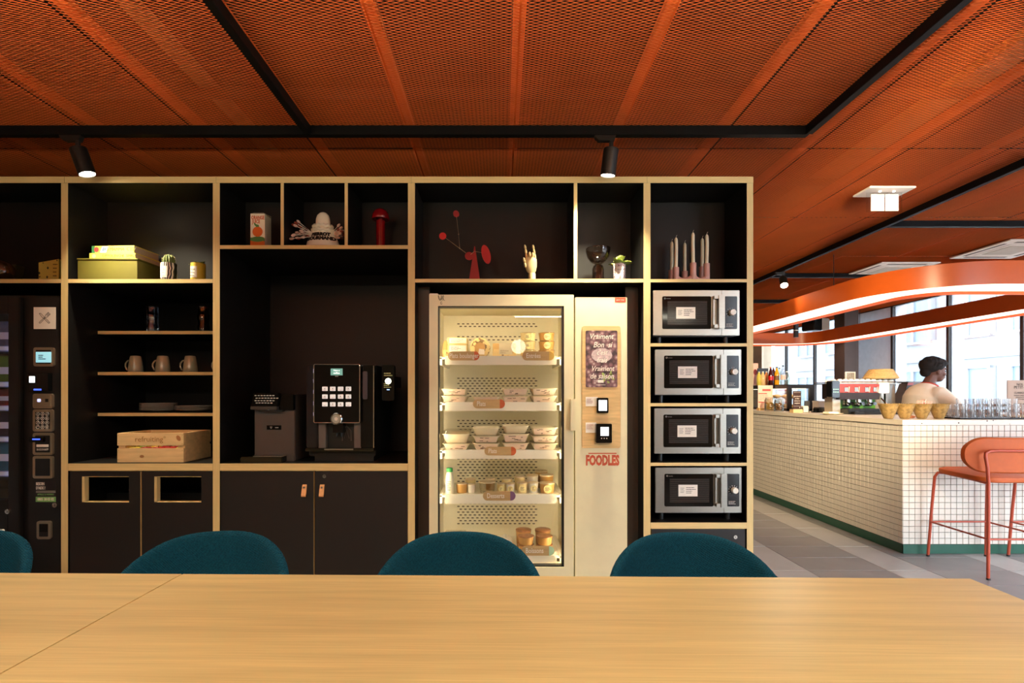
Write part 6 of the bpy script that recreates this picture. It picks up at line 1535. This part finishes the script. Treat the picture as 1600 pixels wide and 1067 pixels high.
# hair: short afro cap
hb = B(); hb.ball((hd.x-.042, 0, hd.z+.058), .11, 24, sx=1.06, sy=.90, sz=.9); hb.ball((hd.x+.012, 0, hd.z+.090), .082, 18, sx=1.1, sy=1.0, sz=.72); hb.ball((hd.x-.095, 0, hd.z-.015), .056, 16, sx=.85, sy=1.15, sz=1.05)
hb.ball((hd.x+.072, 0, hd.z+.092), .036, 14, sx=1.0, sy=1.5, sz=.6)
rnd = random.Random(5)
for i in range(190):
    a = rnd.uniform(0, 6.28); e = rnd.uniform(.0, 1.5); x = hd.x-.042+.114*math.cos(a)*math.cos(e); y = .10*math.sin(a)*math.cos(e); z = hd.z+.055+.10*math.sin(e)
    if x > hd.x+.03 and z < hd.z+.085: continue
    hb.ball((x, y, z), rnd.uniform(.008, .014), 6)
hb2 = B().add(hb, Mh); me = remesh(hb2, .007, 1); me.name = 'hair'; me.materials.append(HAIR); o = link('hair', me); o.parent = per
fe = B()
for s in (-1, 1):
    fe.ball((hd.x+.079, s*.034, hd.z+.004), .0095, 10, sy=1.2, sz=.62)
P('eyes', B().add(fe, Mh), mat('eye_dark', (26, 20, 20), .2), per, smooth=True); fb = B()
for s in (-1, 1): fb.tube([(hd.x+.077, s*.055, hd.z+.024), (hd.x+.089, s*.034, hd.z+.031), (hd.x+.094, s*.014, hd.z+.026)], .0042, 6)
P('eyebrows', B().add(fb, Mh), HAIR, per); P('lips', B().add(B().ball((hd.x+.096, 0, hd.z-.058), .0095, 10, sx=.8, sy=2.0, sz=.55).ball((hd.x+.094, 0, hd.z-.068), .0095, 10, sx=.8, sy=1.8, sz=.6), Mh), mat('lip_tone', (120, 66, 60), .4), per, smooth=True)
# t-shirt and trousers as clothing
tb_ = B().tube([(0, 0, .88), (0, 0, .95), (-.005, 0, 1.06), (.0, 0, 1.17), (.02, 0, 1.27), (.05, 0, 1.345), (.078, 0, 1.395), (.09, 0, 1.418)], [.15, .165, .158, .168, .172, .15, .10, .072], 24)
tb_.v = [(x*1.0, y*1.16, z) for x, y, z in tb_.v]
for s_, el, so in ((-1, (.175, -.258, 1.125), (.115, -.235, 1.23)), (1, (.20, .225, 1.165), (.125, .215, 1.25))):
    tb_.tube([(.045, s_*.08, 1.335), (.055, s_*.165, 1.325), so, el], [.075, .085, .082, .075], 16).ball((.05, s_*.165, 1.318), .086, 14)
me = remesh(tb_, .010, 5); me.name = 't_shirt'; me.materials.append(TEE); o = link('t_shirt', me); o.parent = per
P('neckband', B().tube([(.092+.07*math.cos(i*.2618)+.0, .066*math.sin(i*.2618), 1.424+.022*math.cos(i*.2618)*-1) for i in range(24)], .0125, 8, closed=True), mat('red_neckband', (190, 66, 44), .7), per, smooth=True)
tr_ = [(0, 0, .95, .15, .13), (.0, -.095, .86, .11), (.02, -.1, .5, .085), (-.01, -.1, .1, .065), (.0, .095, .86, .11), (-.03, .1, .5, .085), (-.07, .1, .1, .065)]
me = skin_mesh('trousers', tr_, [(0,1),(1,2),(2,3),(0,4),(4,5),(5,6)]); me.materials.append(TRS); o = link('trousers', me); o.parent = per
for y, x in ((-.1, .05), (.1, -.01)): P('shoe', B().ball((x+.03, y, .045), .14, 16, sy=.36, sz=.32), BLACK, per, smooth=True)

# ================================================================ TABLES, CHAIRS, STOOLS
TOP = mat('oak_table_top', (212, 187, 130), .38, var=.10, scale=3.2, stretch=(.55, 9, 9))
ntt = TOP.node_tree; nf = ntt.nodes.new('ShaderNodeTexNoise'); nf.inputs['Scale'].default_value = 9; nf.inputs['Detail'].default_value = 6; mp = ntt.nodes.new('ShaderNodeMapping'); mp.inputs['Scale'].default_value = (.4, 55, 55); tcc = ntt.nodes.new('ShaderNodeTexCoord')
ntt.links.new(tcc.outputs['Object'], mp.inputs[0]); ntt.links.new(mp.outputs[0], nf.inputs['Vector'])
mr = ntt.nodes.new('ShaderNodeMapRange'); mr.inputs[1].default_value = .3; mr.inputs[2].default_value = .7; mr.inputs[3].default_value = .86; mr.inputs[4].default_value = 1.08; ntt.links.new(nf.outputs['Fac'], mr.inputs[0])
mx = ntt.nodes.new('ShaderNodeMix'); mx.data_type = 'RGBA'; mx.blend_type = 'MULTIPLY'; mx.inputs[0].default_value = 1; rp = [n for n in ntt.nodes if n.type == 'VALTORGB'][0]
ntt.links.new(rp.outputs[0], mx.inputs[6]); ntt.links.new(mr.outputs[0], mx.inputs[7]); ntt.links.new(mx.outputs[2], ntt.nodes['Principled BSDF'].inputs['Base Color'])
FRAMEM = mat('black_table_frame', (26, 25, 25), .4)
RZT = R(-.95)
def table(x0, x1, lab):
    t = thing('dining_table', lab, 'table', ((x0+x1)/2, 0, 0), RZT)
    w = (x1-x0)/2
    # the table turns about the room's origin line; keep the far edge where it was measured
    t.location = ((x0+x1)/2, 1.645-.0166*((x0+x1)/2+1.037)-.46, 0)
    P('table_top', B().box(-w+.0008, w-.0008, -.46, .46, .708, .74), TOP, t, bev=.002)
    P('apron', B().box(-w+.12, w-.12, -.36, -.33, .64, .708).box(-w+.12, w-.12, .33, .36, .64, .708), FRAMEM, t)
    for sx_ in (-1, 1):
        for sy in (-1, 1): P('leg', B().box(sx_*(w-.15)-.025, sx_*(w-.15)+.025, sy*.345-.025, sy*.345+.025, 0, .64), FRAMEM, t, bev=.003)
    return t
table(-1.037, 1.471, 'long oak table filling the foreground'); table(-3.55, -1.037, 'second oak table butted against the left of the long one')

TEAL = mat('teal_fabric', (10, 72, 96), .9, var=.25, scale=160, spec=.15)
nt = TEAL.node_tree; wv1 = nt.nodes.new('ShaderNodeTexWave'); wv1.inputs['Scale'].default_value = 62; wv1.bands_direction = 'DIAGONAL'; wv2 = nt.nodes.new('ShaderNodeTexWave'); wv2.inputs['Scale'].default_value = 80; wv2.bands_direction = 'Z'; tcc = nt.nodes.new('ShaderNodeTexCoord')
mm = nt.nodes.new('ShaderNodeMath'); mm.operation = 'ADD'; nt.links.new(tcc.outputs['Object'], wv1.inputs['Vector']); nt.links.new(tcc.outputs['Object'], wv2.inputs['Vector']); nt.links.new(wv1.outputs['Fac'], mm.inputs[0]); nt.links.new(wv2.outputs['Fac'], mm.inputs[1])
bp = nt.nodes.new('ShaderNodeBump'); bp.inputs['Strength'].default_value = .9; bp.inputs['Distance'].default_value = .003; nt.links.new(mm.outputs[0], bp.inputs['Height']); nt.links.new(bp.outputs['Normal'], nt.nodes['Principled BSDF'].inputs['Normal'])
def shell():
    """upholstered bucket: a back that wraps round and falls to the arms, with thickness"""
    b = B(); nu, nv = 48, 10; A, Bd = .312, .27; th = .034
    def rim(t):
        x = math.sin(t); c = math.cos(t)
        if c > 0: z = .60+.177*max(0, 1-abs(x)**3.2)**.55
        else: z = .60-.02*(-c)
        return z
    def pt(t, v, off):
        zt_ = rim(t)-off*.25*0; z = .42+(zt_-.42)*v
        sc = .80+.20*math.sin(min(1, v)*math.pi/2); lean = .05*(v-.5)
        a, d = (A-off)*sc, (Bd-off)*sc
        cy = math.cos(t); y = (d*cy if cy > 0 else d*1.05*cy)+(lean if cy > 0 else lean*(1+cy))
        return (a*math.sin(t), y, z)
    T = [R(-128+256*i/nu) for i in range(nu+1)]
    # section: outer wall up, rounded rim, inner wall down
    sec = [(v/nv, 0) for v in range(nv+1)]+[('rim', q) for q in (1, 2, 3)]+[(v/nv, th) for v in range(nv, -1, -1)]
    for t in T:
        for s in sec:
            if s[0] == 'rim':
                f = s[1]/4; p = Vector(pt(t, 1, th*f)); p.z += .013*math.sin(math.pi*f)
                b.v.append(tuple(p))
            else: b.v.append(pt(t, s[0], s[1]))
    n = len(sec)
    for i in range(nu):
        for j in range(n-1):
            a = i*n+j; b.f.append((a, a+n, a+n+1, a+1)); b.m.append(0)
    b.f.append(tuple(range(n))); b.m.append(0); b.f.append(tuple(nu*n+i for i in range(n))[::-1]); b.m.append(0)
    return b
def chair_build(loc, rz, lab):
    t = thing('dining_chair', lab, 'chair', loc, rz, 'teal chairs along the far side of the table')
    P('backrest', shell(), TEAL, t, smooth=True)
    sp = rrect(-.25, .25, -.24, .22, .12, 6); b = B(); n = len(sp)
    for z, s in ((.40, .86), (.415, .97), (.45, 1), (.475, .97), (.485, .8)): b.v += [(x*s, y*s, z) for x, y in sp]
    for j in range(4):
        for i in range(n): b.f.append((j*n+i, j*n+(i+1) % n, (j+1)*n+(i+1) % n, (j+1)*n+i)); b.m.append(0)
    b.f.append(tuple(range(n))[::-1]); b.m.append(0); b.f.append(tuple(4*n+i for i in range(n))); b.m.append(0)
    P('seat', b, TEAL, t, smooth=True)
    LEGM = mat('oak_chair_leg', (190, 150, 98), .5, var=.1)
    for sx_ in (-1, 1):
        for sy in (-1, 1): P('leg', B().tube([(sx_*.16, sy*.15, .405), (sx_*.235, sy*.225, 0)], [.018, .011], 10), LEGM, t, smooth=True)
    reg(t); return t
cy_ = 1.70
c0 = chair_build((sx(351, 1.93), cy_, 0), R(7), 'teal upholstered chair in front of the cupboards under the coffee machine')
dup(c0, (sx(720, 1.93), cy_-.01, 0), R(0), 'teal upholstered chair in front of the glass fridge'); dup(c0, (sx(1059.5, 1.93), cy_-.02, 0), R(-5), 'teal upholstered chair in front of the microwave unit')
dup(c0, (sx(-40, 1.93), cy_+.01, 0), R(6), 'teal upholstered chair cut by the left edge, before the vending machine')

STM = mat('coral_tube', (186, 78, 50), .4, var=.03); STU = mat('orange_upholstery', (196, 88, 22), .6, var=.05, scale=30)
def stool(loc, lab):
    t = thing('bar_stool', lab, 'stool', loc, 0, 'orange bar stools at the counter')
    sp = rrect(-.225, .225, -.235, .235, .11, 6); n = len(sp); b = B()
    for z, s in ((.684, .9), (.692, .985), (.708, 1), (.722, .985), (.730, .9)): b.v += [(x*s, y*s, z+.0+.03*(y-.0)) for x, y in sp]
    for j in range(4):
        for i in range(n): b.f.append((j*n+i, j*n+(i+1) % n, (j+1)*n+(i+1) % n, (j+1)*n+i)); b.m.append(0)
    b.f.append(tuple(range(n))[::-1]); b.m.append(0); b.f.append(tuple(4*n+i for i in range(n))); b.m.append(0)
    P('seat', b, STU, t, smooth=True)
    # curved back pad
    z0, z1 = .752, 1.008; b = B(); nx = 40; prof = []
    hh = (z1-z0)/2; zc = (z0+z1)/2; Wd = .322; rc = .115
    for side in (0, 1):
        for i in range(nx+1):
            u = math.sin(math.pi/2*(-1+2*i/nx)); x = Wd*u; e = max(0, abs(x)-(Wd-rc))/rc; h_ = hh*(math.sqrt(max(0, 1-e*e))*.999+.001)
            if e > 0: h_ = (hh-rc)+rc*math.sqrt(max(0, 1-e*e)); h_ = max(h_, .004)
            y = -.255+.30*x*x/.335*.9+(.034 if side else 0)
            for f in (-1, -.93, -.5, 0, .5, .93, 1):
                inset = .010 if abs(f) == 1 else 0
                b.v.append((x, y+(inset if side == 0 else -inset), zc+h_*f))
    m = 7; N_ = (nx+1)*m
    for i in range(nx):
        for j in range(m-1):
            a = i*m+j; b.f.append((a, a+m, a+m+1, a+1)); b.m.append(0); b.f.append((N_+a, N_+a+1, N_+a+m+1, N_+a+m)); b.m.append(0)
        for j in (0, m-1):
            a = i*m+j; q = (a, N_+a, N_+a+m, a+m); b.f.append(q if j == 0 else q[::-1]); b.m.append(0)
    for i in (0, nx):
        for j in range(m-1):
            a = i*m+j; q = (a, a+1, N_+a+1, N_+a); b.f.append(q if i == 0 else q[::-1]); b.m.append(0)
    P('backrest', b, STU, t, smooth=True)
    r = .0105; zz = .915
    arc = [(-.255+.5*i/10+.0, -.268+.30*(-.255+.51*i/10)**2/.335*.9, zz) for i in range(11)]
    P('back_frame', B().tube([(-.228, -.255, .675), (-.243, -.262, .80), (-.252, -.258, .87), (-.25, -.258, .90), (-.225, -.262, .915)]+[(x, -.275+.27*x*x/.335, .917) for x in (-.15, -.08, 0, .08, .15)]+[(.225, -.262, .915), (.25, -.258, .90), (.252, -.258, .87), (.243, -.262, .80), (.228, -.255, .675)], r, 10), STM, t, smooth=True)
    for s in (-1, 1):
        P('leg', B().tube([(s*.228, -.255, .70), (s*.235, -.262, .40), (s*.250, -.275, .012)], r, 10), STM, t, smooth=True); P('leg', B().tube([(s*.17, .19, .690), (s*.2, .2, .69), (s*.212, .215, .655), (s*.222, .232, .40), (s*.236, .252, .012)], r, 10), STM, t, smooth=True)
        P('side_rail', B().tube([(s*.17, .19, .690), (s*.2, -.1, .684), (s*.226, -.25, .68)], .009, 8), STM, t, smooth=True)
        P('footrest', B().tube([(s*.228, .238, .285), (s*.240, -.268, .285)], .007, 8), STM, t)
        for y in (-.276, .253): P('foot_cap', B().cyl((s*(.250 if y < 0 else .236), y, 0), .0125, .013, 12), BLACK, t)
    P('footrest', B().tube([(-.228, .238, .285), (.228, .238, .285)], .007, 8), STM, t); P('footrest', B().tube([(-.24, -.268, .285), (.24, -.268, .285)], .007, 8), STM, t)
    reg(t); return t
s0 = stool((3.715, 3.895, 0), 'orange bar stool at the front of the tiled counter, nearer the corner')
dup(s0, (4.37, 3.895, 0), label='second orange bar stool, mostly beyond the right edge')
